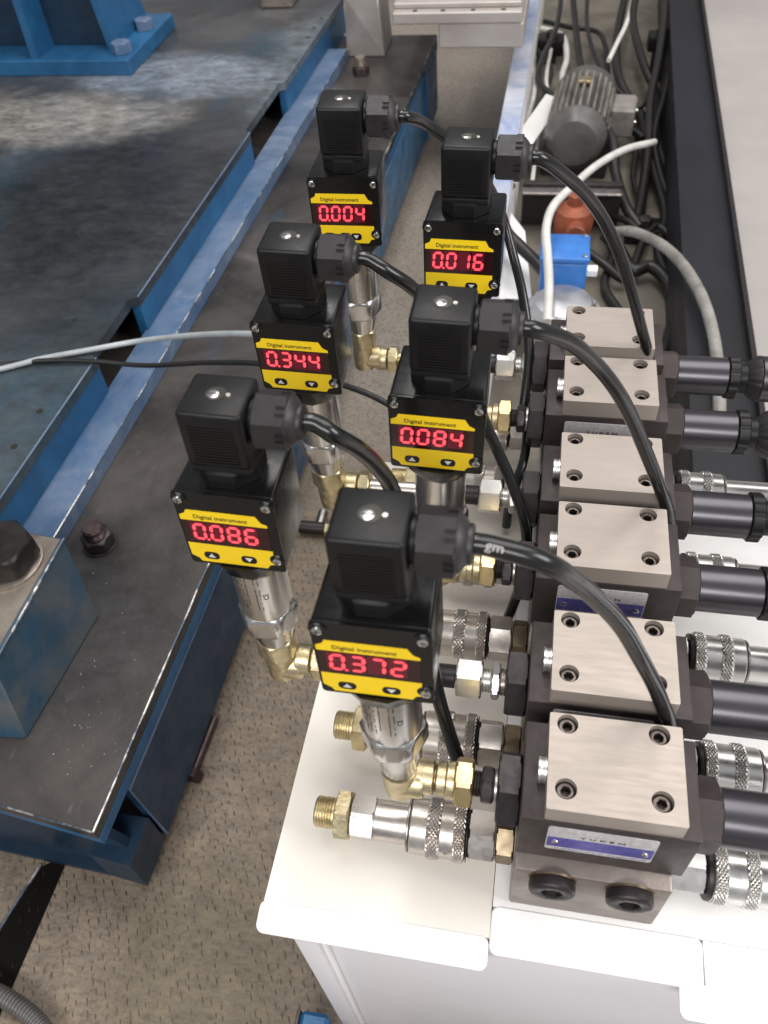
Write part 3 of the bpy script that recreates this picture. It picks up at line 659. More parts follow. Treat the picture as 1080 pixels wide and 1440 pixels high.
# mark stamped on the nearest sleeve
b_ = text_bm('ZZ', 3.4, .12, 1, .02)
for w in b_.verts:
    w.co = Vector((-34.3 + w.co.y * .9, -14.35 * math.cos(w.co.x / 14.3 + .35) - w.co.z, 14.35 * math.sin(-w.co.x / 14.3 + .2)))
obj('stamped_mark', b_, 'black_steel', [c for c in Q0.children if c.name.startswith('sleeve')][0], 0)
def make_coupler_right():
    q = thing('quick_coupling_right', '', 'coupling')
    b_ = B(); hexa(b_, .1, 22, 22, 'x', rot=.3); obj('adapter', b_, 'silver', q)
    b_ = B(); lathe(b_, [(22.2, 12), (22.6, 14), (24.5, 14.2), (24.6, 12)], 'x', seg=36); obj('retaining_ring', b_, 'black_steel', q)
    b_ = B(); cyl(b_, 24.8, 54, 14.3, 'x', seg=48, ch=.8); s = obj('sleeve', b_, 'silver', q)
    b_ = B(); knurl(b_, 25.4, 31.5, 15.1); obj('knurled_band', b_, 'silver', s)
    b_ = B(); knurl(b_, 40, 46.5, 15.1); obj('knurled_band', b_, 'silver', s)
    b_ = B(); lathe(b_, [(54.1, 12.8), (54.6, 13.6), (55.6, 13.6), (56, 11)], 'x', seg=40); obj('sleeve_ring', b_, 'zinc_dark', q)
    b_ = B(); cyl(b_, 56, 100, 10.6, 'x', seg=40); obj('nipple_body', b_, 'silver', q)
    return q
QR = make_coupler_right()
for i, y in enumerate([16.5, 71, 141, 203, 277]):
    q = QR if i == 0 else copy_tree(QR)
    q.name = 'quick_coupling'; q.location = Vector((62, y, -92)) * K; q.rotation_euler = (random.uniform(-.4, .4) if i else 0, 0, 0)
    q['label'] = ['bright steel coupling at the lower right below the nearest black sleeve', 'bright steel coupling between the first and second black sleeves from the front', 'bright steel coupling between the second and third black sleeves from the front', 'bright steel coupling just behind the third black sleeve from the front', 'bright steel coupling at the back edge of the white top, beside the second farthest sleeve'][i]
    q['group'] = 'quick couplings on the right of the manifold'

# ================================================================== GAUGES
SEG7 = {'0': 'abcdef', '1': 'bc', '2': 'abged', '3': 'abgcd', '4': 'fgbc', '6': 'afgedc', '7': 'abc', '8': 'abcdefg'}
def seg_shapes(w, h, t):
    g = .25
    def bar_h(y): return [(g, y), (g + t / 2, y + t / 2), (w - g - t / 2, y + t / 2), (w - g, y), (w - g - t / 2, y - t / 2), (g + t / 2, y - t / 2)]
    def bar_v(x, y0, y1): return [(x, y0 + g), (x + t / 2, y0 + g + t / 2), (x + t / 2, y1 - g - t / 2), (x, y1 - g), (x - t / 2, y1 - g - t / 2), (x - t / 2, y0 + g + t / 2)]
    return {'a': bar_h(h), 'g': bar_h(h / 2), 'd': bar_h(0), 'f': bar_v(0, h / 2, h), 'e': bar_v(0, 0, h / 2), 'b': bar_v(w, h / 2, h), 'c': bar_v(w, 0, h / 2)}
GM = {}
def part(key, fn, mt, parent, smooth=35):
    """make a gauge part once, then share its mesh"""
    if key not in GM: o = obj(key.split('#')[0], fn(), mt, parent, smooth); GM[key] = o.data; return o
    o = bpy.data.objects.new(key.split('#')[0], GM[key]); COL.objects.link(o); o.parent = parent; return o
YF = -17.5
def g_housing():
    b = B(); box(b, -21.3, 21.3, YF + 1.2, 18.5, 105.5, 149.5, 1.6, 3)
    for v in b.verts:                                  # the box narrows a little toward its back
        k = 1 - .035 * (v.co.y - YF) / 36; v.co.x *= k
    return b
def g_bezel():
    # front frame with notched corners where the screws stand
    L = [(-21.6, 105), (21.6, 105), (21.6, 150), (-21.6, 150)]; b = B()
    inner = [(-18.4, 108), (-16, 105.8 + 1), (14, 106.8), (18, 108.5), (18.6, 116), (18.6, 136), (15, 140.8), (-17, 140.8), (-21 + 1, 136.5), (-20, 114)]
    flat(b, [rrect(-21.6, 21.6, 104.9, 150, 1.8, 4)], 1.2, FR(YF + 1.2))
    return b
def g_toplabel():
    b = B(); flat(b, [[(-20.6, 133.4), (17.2, 133.4), (17.2, 134.6), (14.6, 136.0), (12.8, 139.6), (-17.2, 139.6), (-18.0, 137.6), (-20.6, 136.2)]], .25, FR(YF)); return b
def g_botlabel():
    b = B(); flat(b, [[(-20.6, 118.6), (17.2, 118.6), (17.2, 109.6), (14.8, 109.0), (13.4, 106.6), (-16.6, 106.6), (-17.6, 108.6), (-20.6, 110.6)]], .25, FR(YF)); return b
def g_window():
    b = B(); flat(b, [[(-20.4, 118.7), (17.0, 118.7), (17.0, 133.3), (-20.4, 133.3)]], .2, FR(YF)); return b
def g_cell(i):
    x = -16.8 + 7.55 * i; b = B(); flat(b, [[(x - .7, 121), (x + 6.1, 121), (x + 6.3, 132.6), (x - .5, 132.6)]], .08, FR(YF - .2)); return b
def digit(ch, i, grow, lay):
    x0 = -16.1 + 7.55 * i; z0 = 122.2; h = 9.0; w = 4.5; b = B()
    S = seg_shapes(w, h, 1.32 + grow)
    for s in SEG7[ch]:
        P = [(x0 + a + bb * .075, z0 + bb) for a, bb in S[s]]
        flat(b, [P], .05, FR(YF - lay))
    return b
def point(grow, lay):
    b = B(); flat(b, [circ(-16.1 + 5.7, 122.0, .62 + grow / 2, 10)], .05, FR(YF - lay)); return b
def g_btn(x):
    b = B(); flat(b, [rrect(x - 3.5, x + 3.5, 108.7, 113.5, 2.0, 4)], .12, FR(YF - .25)); return b
def g_arrow(x, up):
    s = 1 if up else -1; b = B(); flat(b, [[(x - 1.7, 111.1 - s * 1.15), (x + 1.7, 111.1 - s * 1.15), (x, 111.1 + s * 1.4)]], .06, FR(YF - .4)); return b
def g_screw(x, z):
    b = B(); lathe(b, [(-1.6, 1.5), (-1.3, 1.95), (-.6, 2.0), (-.1, 2.0)], 'y', (x, 0, z), 18)
    for v in b.verts: v.co.y = YF - .2 + v.co.y
    bmesh.ops.recalc_face_normals(b, faces=b.faces[:]); return b
def g_slot(x, z):
    b = B(); box(b, x - 1.2, x + 1.2, YF - 1.86, YF - 1.6, z - .2, z + .2); box(b, x - .2, x + .2, YF - 1.87, YF - 1.61, z - 1.2, z + 1.2); return b
def g_boss(x, z):
    b = B(); lathe(b, [(-.5, 3.2), (-.3, 3.4), (.0, 3.4)], 'y', (x, YF, z), 20); bmesh.ops.recalc_face_normals(b, faces=b.faces[:]); return b
def g_text():
    b = text_bm('Digital instrument', 3.3, .06, .98, .045)
    bmesh.ops.transform(b, matrix=Matrix.Translation((-2.9, YF - .3, 135.9)) @ Matrix.Rotation(math.pi / 2, 4, 'X'), verts=b.verts[:]); return b
def g_neck():
    b = B(); n = 8; lathe(b, [(149.3, 13.2), (150, 14.2), (157.0, 14.2), (158.0, 13.0), (161, 12.4)], 'z', (0, 0, 0), n, math.pi / 8); return b
def g_base():
    b = B(); box(b, -12.2, 13.0, -12.0, 11.6, 156.4, 160.6, 1.4, 2); return b
def g_plug():
    b = B(); box(b, -12.6, 13.4, -12.8, 12.2, 160.4, 188.2, 2.0, 3)
    for v in b.verts:
        if v.co.z < 166: v.co.y = v.co.y * .985
    return b
def g_ribs():
    b = B()
    for k in range(13):
        z = 163.0 + k * 1.5; box(b, -8.6, 9.4, -13.15, -12.7, z, z + .7)
    return b
def g_screwwell():
    b = B(); lathe(b, [(188.1, 4.1), (188.35, 4.1)], 'z', (.2, -.2, 0), 22); return b
def g_plugscrew():
    b = B(); lathe(b, [(188.2, 2.6), (188.8, 2.4), (189.0, 1.6)], 'z', (-.5, -1.1, 0), 18); return b
def g_plugslot():
    b = B(); box(b, -2.6, 1.6, -1.4, -.9, 188.9, 189.1); return b
def g_dot():
    b = B(); lathe(b, [(188.15, 1.1), (188.6, .9)], 'z', (5.2, -.4, 0), 12); return b
def g_gneck():
    b = B(); cyl(b, 13.2, 16, 8.2, 'x', (0, 0, 177.6), 28); return b
def g_ghex():
    b = B(); hexa(b, 15.2, 28.8, 20.8, 'x', (0, 0, 177.6), 0, .9); return b
def g_gdome():
    b = B(); lathe(b, [(28.6, 10.3), (29.2, 10.1), (31.4, 7.6), (31.8, 6.9), (33.2, 6.9), (33.6, 6.2), (33.7, 4.0)], 'x', (0, 0, 177.6), 32); return b
def g_gribs():
    b = B()
    for i in range(24):
        a = 2 * math.pi * (i + .5) / 24; k = (a % (math.pi / 3)) - math.pi / 6; r = 10.2 / math.cos(k)
        r = min(r, 11.2) + .1; y, z = r * math.cos(a), r * math.sin(a); 
        bb = bmesh.ops.create_cube(b, size=1, matrix=Matrix.Translation((26.6, y * 1, 177.6 + z)) @ Matrix.Rotation(a, 4, 'X') @ Matrix.Diagonal((3.6, .5, .6, 1)))
    return b
def g_cap():
    b = B(); lathe(b, [(91.5, 13.2), (92.2, 15.0), (98.0, 18.6), (105.4, 20.5)], 'z', (0, 0, 0), 12, .2); return b
def g_stem():
    b = B(); lathe(b, [(55.5, 12.4), (56.6, 12.9), (57.2, 13.0), (98, 13.0)], 'z', (0, 0, 0), 56); return b
def g_marks():
    r = 13.04; b = B(); rnd = random.Random(3)
    for row, a0 in enumerate([-2.45, -2.28, -2.11, -1.94, -1.77, -1.45, -1.30]):
        z = 66.
        while z < 94:
            w = rnd.uniform(.35, 1.1)
            if rnd.random() < .66:
                vs = []
                for da, z_ in ((0, z), (.05, z), (.05, z + w), (0, z + w)):
                    a = a0 + da * rnd.uniform(.7, 1); vs.append(b.verts.new((r * math.cos(a), r * math.sin(a), z_)))
                b.faces.new(vs)
            z += w + .45
    return b
def g_ce():
    b = text_bm('CE', 3.6, .02, 1, .03)
    for w in b.verts:
        a = -1.08 - w.co.y / 13.; w.co = Vector((13.05 * math.cos(a), 13.05 * math.sin(a), 76 - w.co.x * -1))
    return b
def g_shex():
    b = B(); hexa(b, 41, 56, 26.4, 'z', (0, 0, 0), .12, 2.2); return b
def g_taper():
    b = B(); lathe(b, [(14, 7.5), (16, 8.6), (27, 9.2), (41.2, 12.4)], 'z', (0, 0, 0), 28); return b
def g_swivel():
    b = B(); hexa(b, 12, 27, 18.6, 'z', (0, 0, 0), .5, 1.4); return b
def g_elbow():
    b = B(); lathe(b, [(-9, 6), (-8, 8), (4, 8.6), (12.2, 8.6)], 'z', (0, 0, 0), 24)
    lathe(b, [(-3, 8.2), (10, 8.2), (12, 7.6)], 'x', (0, 0, 0), 24); return b
def make_gauge(name_label, text, loc, rot, xport, kind, marked, group, yport, zport):
    g = thing('digital_gauge', name_label, 'pressure gauge', loc, tuple(math.radians(a) for a in rot), group)
    h = part('housing', g_housing, 'plastic_gloss', g, 40)
    part('front_frame', g_bezel, 'plastic_gloss', g)
    for x in (-18.6, 18.6):
        for z in (146.2, 113 if x > 0 else 112.5):
            if x < 0 and z < 120: continue
            part('screw_boss#%g,%g' % (x, z), lambda: g_boss(x, z), 'plastic_gloss', g)
            s = part('screw#%g,%g' % (x, z), lambda: g_screw(x, z), 'chrome', g)
            part('slot#%g,%g' % (x, z), lambda: g_slot(x, z), 'black_print', s, 0)
    lb = part('yellow_label', g_toplabel, 'yellow', g); part('lettering', g_text, 'black_print', lb, 0)
    part('yellow_label#2', g_botlabel, 'yellow', g)
    w = part('display_window', g_window, 'window', g)
    for i, ch in enumerate(text.replace('.', '')):
        part('digit_cell#%d' % i, lambda: g_cell(i), 'cell', w, 0)
        part('digit_halo#%s%d' % (ch, i), lambda: digit(ch, i, .8, .30), 'seg_glow', w, 0)
        part('digit#%s%d' % (ch, i), lambda: digit(ch, i, 0, .37), 'seg', w, 0)
    part('decimal_point', lambda: point(0, .37), 'seg', w, 0); part('point_halo', lambda: point(.5, .30), 'seg_glow', w, 0)
    for x, up in ((-11.3, 1), (5.6, 0)):
        b_ = part('button#%d' % up, lambda: g_btn(x), 'plastic_gloss', g); part('arrow#%d' % up, lambda: g_arrow(x, up), 'white_print', b_, 0)
    part('neck_nut', g_neck, 'plastic', g); part('gasket', g_base, 'plastic', g)
    pb = part('plug_connector', g_plug, 'plastic', g, 40); part('grip_ribs', g_ribs, 'plastic', pb, 0)
    part('screw_well', g_screwwell, 'black_print', pb); part('plug_screw', g_plugscrew, 'chrome', pb); part('pin', g_dot, 'zinc', pb); part('screw_slot', g_plugslot, 'black_print', pb, 0)
    part('gland_neck', g_gneck, 'plastic', g); gl = part('cable_gland', g_ghex, 'gland', g); part('gland_dome', g_gdome, 'gland', gl, 50); part('gland_ribs', g_gribs, 'plastic', gl, 0)
    part('lower_cap', g_cap, 'plastic_gloss', g)
    st = part('stem', g_stem, 'steel', g)
    if marked: part('laser_marking', g_marks, 'black_steel', st, 0); part('marking', g_ce, 'black_steel', st, 0)
    part('stem_hexagon', g_shex, 'steel', g); part('stem_taper', g_taper, 'steel' if marked == 1 and kind == 'near' else 'brass_pale', g)
    part('elbow', g_elbow, 'brass_pale', g, 50)
    if kind == 'far': part('swivel_nut', g_swivel, 'brass_pale', g)
    # run to the valve, built in the gauge's frame along +x at the port height
    Rm = Matrix.Identity(3)
    Rm = (Matrix.Rotation(math.radians(rot[2]), 3, 'Z') @ Matrix.Rotation(math.radians(rot[1]), 3, 'Y') @ Matrix.Rotation(math.radians(rot[0]), 3, 'X'))
    Ri = Rm.transposed(); L0 = Vector(loc)
    e = Ri @ (Vector((-22, yport, zport)) - L0)
    pts = lambda x: Ri @ (Vector((x, yport, zport)) - L0)
    def seg_(name, x0, x1, r, mt, hexn=0, thr=0, rotn=0):
        b_ = B()
        if hexn: hexa(b_, 0, x1 - x0, r * 2, 'x', rot=rotn, ch=1.1)
        elif thr: threads(b_, 0, x1 - x0, r, 'x', pitch=1.4)
        else: cyl(b_, 0, x1 - x0, r, 'x', seg=28, ch=.5)
        Mx = Matrix.Translation(pts(x0)) @ Ri.to_4x4(); bmesh.ops.transform(b_, matrix=Mx, verts=b_.verts[:])
        return obj(name, b_, mt, g)
    return g, seg_
CY = [22.5 + y for y in YS]
spec = [
    ('F', '0.372', (-67.9, 20.1, -38.8), (-2.4, -.3, -.2), 'near', 1, 0, 'black digital gauge reading 0.372, the nearest of all'),
    ('D', '0.084', (-64.9, 149.1, -37.4), (1.9, 1.7, -.5), 'near', 0, 2, 'black digital gauge reading 0.084, in the middle of the right row'),
    ('B', '0.016', (-65.5, 281.3, -33.6), (-.5, .6, -1.3), 'near', 0, 4, 'black digital gauge reading 0.016, at the back of the right row'),
    ('E', '0.086', (-142.6, 76.9, -40.7), (-1.7, 1.2, -.7), 'far', 1, 1, 'black digital gauge reading 0.086, nearest of the left row'),
    ('C', '0.344', (-142.2, 204.8, -42.3), (2.1, .8, -1.2), 'far', 0, 3, 'black digital gauge reading 0.344, in the middle of the left row'),
    ('A', '0.004', (-144.7, 336.7, -34.3), (1.7, 1.0, 2.1), 'far', 0, 5, 'black digital gauge reading 0.004, farthest back on the left'),
]
GLAND = {}
for key, txt, loc, rot, kind, marked, st, lab in spec:
    g, sg = make_gauge(lab, txt, loc, rot, 0, kind, marked, 'digital pressure gauges in two rows', CY[st], -38)
    x0 = loc[0]
    if kind == 'near':
        nut = 'brass'
        sg('elbow_collar', x0 + 8, x0 + 16.5, 8.4, 'brass_pale'); sg('groove', x0 + 16.5, -50, 6.6, 'bronze'); sg('tail_collar', -50, -45.2, 8.0, 'brass_pale', thr=0)
        sg('tail_sleeve', -45.2, -41, 9.0, 'brass_pale'); sg('union_nut', -41, -32.4, 10.4, nut, 1, rotn=math.pi / 6 + .1)
        sg('black_nipple', -32.4, -26, 6.2, 'black_steel', 0, 1); sg('black_hexagon', -28.5, -22.6, 8.2, 'black_steel', 1, rotn=.3); sg('port_collar', -22.6, -20.6, 8.4, 'zinc', 0, 0)
    else:
        m1 = 'silver'
        sg('elbow_collar', x0 + 9, x0 + 17, 8.4, 'brass_pale'); sg('elbow_hexagon', x0 + 18, x0 + 25, 9.2, 'brass_pale', 1)
        sg('extension_pipe', x0 + 25, -57, 5.2, 'brass_pale' if key == 'A' else 'zinc'); sg('pipe_collar', -57, -47, 6.2, 'black_steel')
        sg('union_nut', -47, -33.2, 9.6, m1, 1, rotn=math.pi / 6 + .05); sg('nipple', -33.2, -28.4, 6.4, 'silver', 0, 1); sg('small_hexagon', -28.4, -24, 8.6, 'silver', 1, rotn=.2); sg('port_collar', -24, -20.6, 7.2, 'zinc', 0, 1)
    Rm = (Matrix.Rotation(math.radians(rot[2]), 3, 'Z') @ Matrix.Rotation(math.radians(rot[1]), 3, 'Y') @ Matrix.Rotation(math.radians(rot[0]), 3, 'X'))
    GLAND[key] = (Vector(loc) + Rm @ Vector((33, 0, 177.6)), Rm @ Vector((1, 0, 0)))

# ================================================================== CABLES
def cable(name, pts, r, mt, label, grp=None, seg=14, n=10):
    b_ = B(); tube(b_, pts, r, seg, n); o = obj(name, b_, mt, None, 60)
    return tag(o, label, 'cable', grp)
def gcable(key, uvz, label, r=3.7, mt='rubber'):
    p, d = GLAND[key]
    return cable('gauge_cable', [p - d * 3, p + d * 5] + [at(u, v, z=z) for u, v, z in uvz], r, mt, label, 'black cables of the gauges')
cF = gcable('F', [(762, 789, 134), (806, 815, 118), (845, 848, 95), (875, 882, 72), (900, 925, 45), (921, 965, 16), (938, 1008, -8), (944, 1030, -28)], 'thick black cable from the 0.372 gauge bowing down between the two nearest valve covers', 3.7)
gcable('D', [(800, 480, 125), (838, 512, 105), (868, 550, 85), (890, 592, 62), (908, 635, 38), (926, 680, 12), (938, 712, -10), (942, 735, -28)], 'black cable from the 0.084 gauge crossing the far valve covers', 3.7)
gcable('B', [(790, 243, 132), (825, 275, 112), (852, 315, 90), (872, 360, 68), (888, 410, 44), (902, 462, 16), (911, 496, -6), (914, 515, -26)], 'black cable from the 0.016 gauge arching down across the farthest cover', 3.7)
gcable('E', [(470, 612, 132), (505, 632, 118), (532, 658, 100), (552, 690, 80), (575, 760, 45), (596, 860, 10), (612, 960, -20), (628, 1020, -42), (645, 1072, -60)], 'black cable from the 0.086 gauge passing behind the nearest gauge down to the couplings', 3.7)
gcable('C', [(545, 382, 130), (580, 405, 118), (612, 440, 95), (650, 500, 60), (680, 590, 30), (700, 635, 10), (722, 685, -10), (738, 735, -30), (742, 775, -52)], 'black cable leaving the 0.344 gauge and passing behind the 0.084 gauge', 3.4)
gcable('A', [(600, 175, 130), (640, 205, 112), (680, 250, 80), (705, 300, 50), (722, 360, 25), (736, 420, 5), (744, 490, -20), (738, 560, -45), (730, 600, -60)], 'black cable from the 0.004 gauge passing behind the 0.016 gauge', 3.4)
cable('lower_cable', [at(742, 590, z=-50), at(738, 640, z=-60), at(722, 690, z=-75), at(715, 715, z=-90), at(712, 740, z=-106)], 3.2, 'rubber', 'short black cable dropping between the couplings behind the 0.084 gauge')
cable('lower_cable', [at(742, 740, z=-45), at(738, 800, z=-60), at(722, 850, z=-85), at(708, 882, z=-106)], 3.2, 'rubber', 'short black cable running down to the white top left of the third valve')
# the two letters printed on the nearest cable
p0, d0 = GLAND['F']
run = cat([p0 - d0 * 3, p0 + d0 * 5] + [at(u, v, z=z) for u, v, z in ((762, 789, 134), (806, 815, 118), (845, 848, 95))], 40)
arc = [0.]
for a, b in zip(run, run[1:]): arc.append(arc[-1] + (b - a).length)
b_ = text_bm('gm', 4.6, .1, 1.15, .05)
for w in b_.verts:
    sw = w.co.x + 10.2; i = max(k for k in range(len(arc)) if arc[k] <= sw); i = min(i, len(run) - 2)
    xx = (run[i + 1] - run[i]).normalized(); p = run[i] + xx * (sw - arc[i])
    vv = (CAMP - p).normalized(); up_ = (vv - xx * vv.dot(xx)).normalized(); yy = up_.cross(xx)
    a = w.co.y / 3.75; w.co = p + (up_ * math.cos(a) + yy * math.sin(a)) * 3.8
obj('lettering', b_, 'white_print', cF, 0)

# two thin cables crossing the bed from the left to the gauges
cable('thin_cable', [at(-40, 523, z=-181), at(0, 519, z=-181), at(60, 504, z=-181), at(120, 493, z=-181), at(200, 479, z=-180), at(280, 471, z=-140), at(355, 470, z=-100), at(420, 480, z=-80)], 3.0, 'grey_cable', 'thin pale grey cable crossing the blue bed, upper of the two')
cable('thin_cable', [at(-40, 517, z=-181), at(0, 513, z=-181), at(60, 507, z=-181), at(130, 508, z=-181), at(205, 514, z=-180), at(290, 510, z=-150), at(370, 512, z=-120), at(430, 525, z=-110), at(485, 542, z=-100), at(530, 560, z=-100), at(580, 590, z=-104)], 2.6, 'rubber_old', 'thin black cable crossing the blue bed, lower of the two')
# a small fitting hanging left of the nearest gauge
# ================================================================== THE PIT BEHIND
PZ = FZ - 8
mo = thing('pump_motor', 'grey finned electric motor lying in the pit beyond the valves', 'motor', (at(812, 205, z=-400).x, 1450, PZ)); mo.scale = (.86, .76, .86); mo.rotation_euler = (0, 0, -.1)
b_ = B(); lathe(b_, [(-118, 50), (-112, 58), (70, 58), (76, 66), (96, 66), (100, 60)], 'y', (0, 0, 0), 40); bmesh.ops.rotate(b_, cent=(0, 0, 0), matrix=Matrix.Rotation(.12, 3, 'X'), verts=b_.verts[:]); bmesh.ops.translate(b_, vec=(0, 0, 96), verts=b_.verts[:]); bmesh.ops.recalc_face_normals(b_, faces=b_.faces[:]); obj('casing', b_, 'motor_dark', mo)
for k in range(17):
    a = math.radians(-8 + k * 196 / 16)
    b_ = B(); bmesh.ops.create_cube(b_, size=1, matrix=Matrix.Translation((math.cos(a) * 62, -8, math.sin(a) * 62)) @ Matrix.Rotation(-a, 4, 'Y') @ Matrix.Diagonal((14, 150, 5.0, 1)))
    bmesh.ops.rotate(b_, cent=(0, 0, 0), matrix=Matrix.Rotation(.12, 3, 'X'), verts=b_.verts[:]); bmesh.ops.translate(b_, vec=(0, 0, 96), verts=b_.verts[:]); obj('fin', b_, 'motor', mo)
b_ = B(); lathe(b_, [(-150, 30), (-146, 46), (-120, 60), (-106, 64)], 'y', (0, 0, 96), 40); bmesh.ops.recalc_face_normals(b_, faces=b_.faces[:]); obj('end_bell', b_, 'motor_dark', mo)
b_ = B(); box(b_, 62, 112, -40, 50, 70, 130, 5); obj('terminal_box', b_, 'motor', mo)
b_ = B(); box(b_, -70, 70, -90, 80, 0, 40, 3); obj('foot', b_, 'black_steel', mo)
b_ = B(); box(b_, -14, 12, -30, 0, 64, 71, 1); bmesh.ops.translate(b_, vec=(0, 40, 96), verts=b_.verts[:]); obj('type_plate', b_, 'brass', mo)
for yy_ in (-28, 38):
    b_ = B(); hexa(b_, 112, 116, 8, 'x', (0, yy_, 100)); obj('box_screw', b_, 'chrome', mo)
# steel bracket plate with a red pump head below the motor
q = at(800, 250, z=-330)
br = thing('pump_bracket', 'dark steel bracket plate between the motor and the orange pump', 'bracket', (q.x, q.y, PZ))
b_ = B(); box(b_, -75, 90, 0, 12, 0, 78, 2); obj('plate', b_, 'black_steel', br)
b_ = B(); box(b_, -75, 90, -22, -1, 66, 72, 2); obj('shelf', b_, 'zinc_dark', br)
q = at(805, 320, z=-400)
rp = thing('gear_pump', 'orange red pump body in the pit behind the blue terminal box', 'pump', (q.x, q.y, PZ))
b_ = B(); lathe(b_, [(0, 30), (34, 34), (52, 30), (62, 18)], 'z', (0, 0, 0), 20); obj('body', b_, 'red', rp)
b_ = B(); hexa(b_, 62, 78, 24, 'z', (0, 0, 0), .3); obj('top_nut', b_, 'red', rp)
b_ = B(); cyl(b_, -48, -22, 17, 'y', (4, 0, 30), 20, 2); bmesh.ops.recalc_face_normals(b_, faces=b_.faces[:]); obj('flange', b_, 'red', rp)
# silver motor with the bright blue terminal box
q = at(790, 440, z=-330)
sm = thing('small_motor', 'cast silver motor with a bright blue terminal box, behind the farthest valve', 'motor', (q.x, q.y, PZ))
b_ = B(); lathe(b_, [(0, 40), (70, 44), (96, 46), (108, 38), (114, 20)], 'z', (0, 0, 0), 36); obj('casing', b_, 'alu', sm)
for k in range(8):
    a = k * math.pi / 4 + .2; b_ = B(); hexa(b_, 96, 103, 9, 'z', (40 * math.cos(a), 40 * math.sin(a), 0)); obj('bolt', b_, 'alu', sm)
b_ = B(); lathe(b_, [(84, 44), (86, 52), (92, 52), (94, 44)], 'z', (0, 0, 0), 36); obj('flange', b_, 'alu', sm)
q2 = at(793, 355, z=-290) - q
b_ = B(); box(b_, q2.x - 31, q2.x + 33, q2.y - 34, q2.y + 28, 60, 132, 7, 3); obj('terminal_box', b_, 'bright_blue', sm)
b_ = B(); box(b_, q2.x - 33, q2.x + 35, q2.y - 36, q2.y + 30, 132.2, 140, 3, 2); obj('box_lid', b_, 'bright_blue', sm)
for dx in (-26, 28):
    for dy in (-29, 23):
        b_ = B(); cyl(b_, 140, 142.5, 3.4, 'z', (q2.x + dx, q2.y + dy, 0), 14); obj('lid_screw', b_, 'chrome', sm)
b_ = B(); hexa(b_, q2.x + 33, q2.x + 48, 15, 'x', (0, q2.y - 12, 108)); obj('terminal_gland', b_, 'lip', sm)

def pc(name, uvz, r, mt, label, n=8): return cable(name, [at(u, v, z=z) for u, v, z in uvz], r, mt, label, None, 10, n)
pc('white_cable', [(770, 452, -290), (772, 400, -270), (770, 360, -250), (768, 322, -240), (778, 290, -240), (805, 262, -250), (840, 232, -270), (880, 210, -300), (920, 200, -330)], 6.0, 'white_cable', 'white cable bending over the blue terminal box and the motor')
pc('white_cable', [(892, -10, -330), (882, 30, -330), (868, 60, -340), (856, 85, -350)], 5.0, 'white_cable', 'white cable dropping in from the top right of the pit')
pc('white_cable', [(760, 40, -360), (790, 50, -370), (797, 80, -380), (790, 110, -390), (800, 132, -380)], 6.5, 'white_cable', 'short white cable behind the grey motor')
pc('clear_hose', [(862, 326, -330), (890, 326, -300), (930, 344, -285), (962, 375, -280), (988, 420, -280), (1003, 470, -282), (1011, 530, -288), (1012, 590, -294)], 7.5, 'hose', 'translucent hose arching down over the navy channel')
pit = [
    ([(805, -10, -330), (812, 60, -340), (820, 100, -350), (848, 150, -370), (905, 195, -380)], 7, 'black hose hanging from the top, bending right over the motor'),
    ([(790, -10, -330), (782, 40, -340), (762, 85, -350), (758, 115, -360), (785, 140, -370)], 6, 'black hose looping left behind the grey motor'),
    ([(765, 30, -380), (800, 38, -380), (840, 45, -380), (852, 70, -380), (856, 110, -390), (875, 145, -395), (905, 180, -400)], 5.5, 'thin black cable bending around the far side of the motor'),
    ([(935, -10, -300), (932, 40, -310), (925, 90, -330), (915, 140, -350), (912, 200, -370), (905, 260, -390), (893, 320, -405)], 8, 'black hose running straight down the right of the pit'),
    ([(895, -10, -320), (890, 30, -330), (905, 90, -350), (925, 140, -380), (925, 200, -395), (945, 260, -405), (960, 310, -408)], 8.5, 'dark hose curving from the top centre to the channel foot'),
    ([(880, -10, -340), (868, 50, -350), (868, 100, -360), (885, 140, -380), (905, 170, -390), (908, 230, -400), (900, 300, -404)], 9, 'thick black hose twisting down the middle of the pit'),
    ([(850, 330, -380), (870, 350, -390), (890, 380, -395), (915, 375, -395), (940, 400, -400), (948, 440, -404), (940, 480, -406), (930, 505, -408)], 10, 'thick black hose coiled behind the farthest valve sleeve'),
    ([(820, 350, -380), (850, 372, -390), (880, 392, -400), (900, 350, -400), (915, 310, -400)], 7, 'black hose crossing right of the blue terminal box'),
    ([(702, 300, -280), (715, 330, -300), (750, 365, -320), (780, 400, -330), (815, 428, -340)], 9, 'grey black hose passing left of the silver motor'),
    ([(720, 260, -300), (705, 285, -310), (712, 320, -330), (735, 345, -340)], 6, 'dark hose curling down from the white panel'),
    ([(845, 170, -330), (862, 200, -340), (865, 240, -360), (880, 290, -380), (900, 320, -395)], 9, 'brown black hose falling from the motor terminal box'),
]
for pts, r, lab in pit: pc('black_hose', pts, r, 'rubber_old', lab)
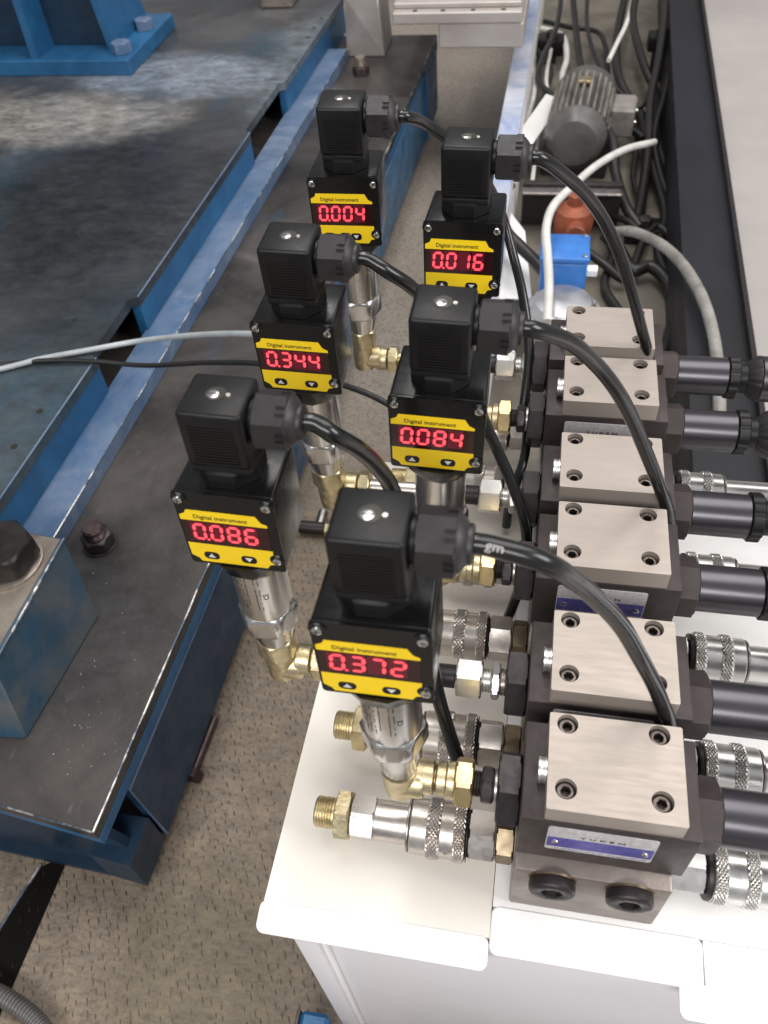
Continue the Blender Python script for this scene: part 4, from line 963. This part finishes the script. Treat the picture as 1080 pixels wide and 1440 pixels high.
more = [
    ([(742, 60, -360), (752, 120, -370), (738, 180, -370), (722, 230, -360), (712, 262, -340)], 4.5, 'white_cable', 'thin white cable running down beside the pale blue rail'),
    ([(775, 70, -375), (768, 110, -375), (772, 150, -380), (756, 200, -380), (748, 260, -390)], 4, 'white_cable', 'thin white cable left of the finned motor, inner one'),
    ([(826, -10, -300), (826, 40, -310), (842, 90, -330), (872, 130, -350), (902, 150, -360), (918, 110, -350), (926, 70, -330)], 4.5, 'rubber_old', 'thin black cable looping across the pit to the clip block'),
    ([(946, -10, -310), (948, 60, -330), (935, 130, -350), (920, 190, -370), (930, 250, -390), (950, 300, -404)], 6, 'rubber_old', 'black hose closest to the channel, running down the pit'),
    ([(862, 305, -395), (884, 312, -390), (905, 330, -395), (925, 318, -395), (945, 335, -402)], 6, 'rubber_old', 'short black hose at the foot of the hose joint'),
    ([(840, 290, -400), (862, 350, -404), (850, 400, -406), (872, 440, -408)], 7, 'rubber_old', 'dark hose crossing the pit floor behind the farthest valve'),
    ([(855, 130, -385), (880, 165, -390), (896, 200, -392), (890, 250, -398), (905, 290, -403)], 5, 'rubber_old', 'thin black lead dropping past the terminal box of the motor'),
    ([(925, 180, -380), (918, 230, -390), (935, 300, -400), (925, 350, -405), (938, 390, -408)], 7.5, 'rubber_old', 'black hose running along the foot of the navy channel'),
    ([(745, 60, -372), (775, 95, -378), (765, 135, -384), (745, 170, -388), (755, 215, -392)], 4.5, 'rubber_old', 'thin black lead from the far left connector block'),
]
for pts, r, m_, lab in more: pc('thin_hose', pts, r, m_, lab)
# valve cluster / junction blocks of the pit
for (u, v, z, s, lab) in ((930, 50, -330, 26, 'black clip block holding the hoses at the top of the pit'), (775, 55, -370, 30, 'black connector block at the far left end of the pit'), (905, 320, -400, 30, 'black pipe joint where the pit hoses meet')):
    q = at(u, v, z=z); c_ = thing('hose_clamp', lab, 'hose clamp', (q.x, q.y, z - s))
    b_ = B(); box(b_, -s, s, -s * .8, s * .8, 0, s * 1.2, 3, 2); obj('block', b_, 'plastic', c_)
    b_ = B(); hexa(b_, s * 1.2, s * 1.6, s * .7, 'z'); obj('clamp_nut', b_, 'black_steel', c_)
    b_ = B(); box(b_, -s * .5, s * .5, -s * .5, s * .5, PZ - (z - s), 0, 1); obj('stand', b_, 'black_steel', c_)
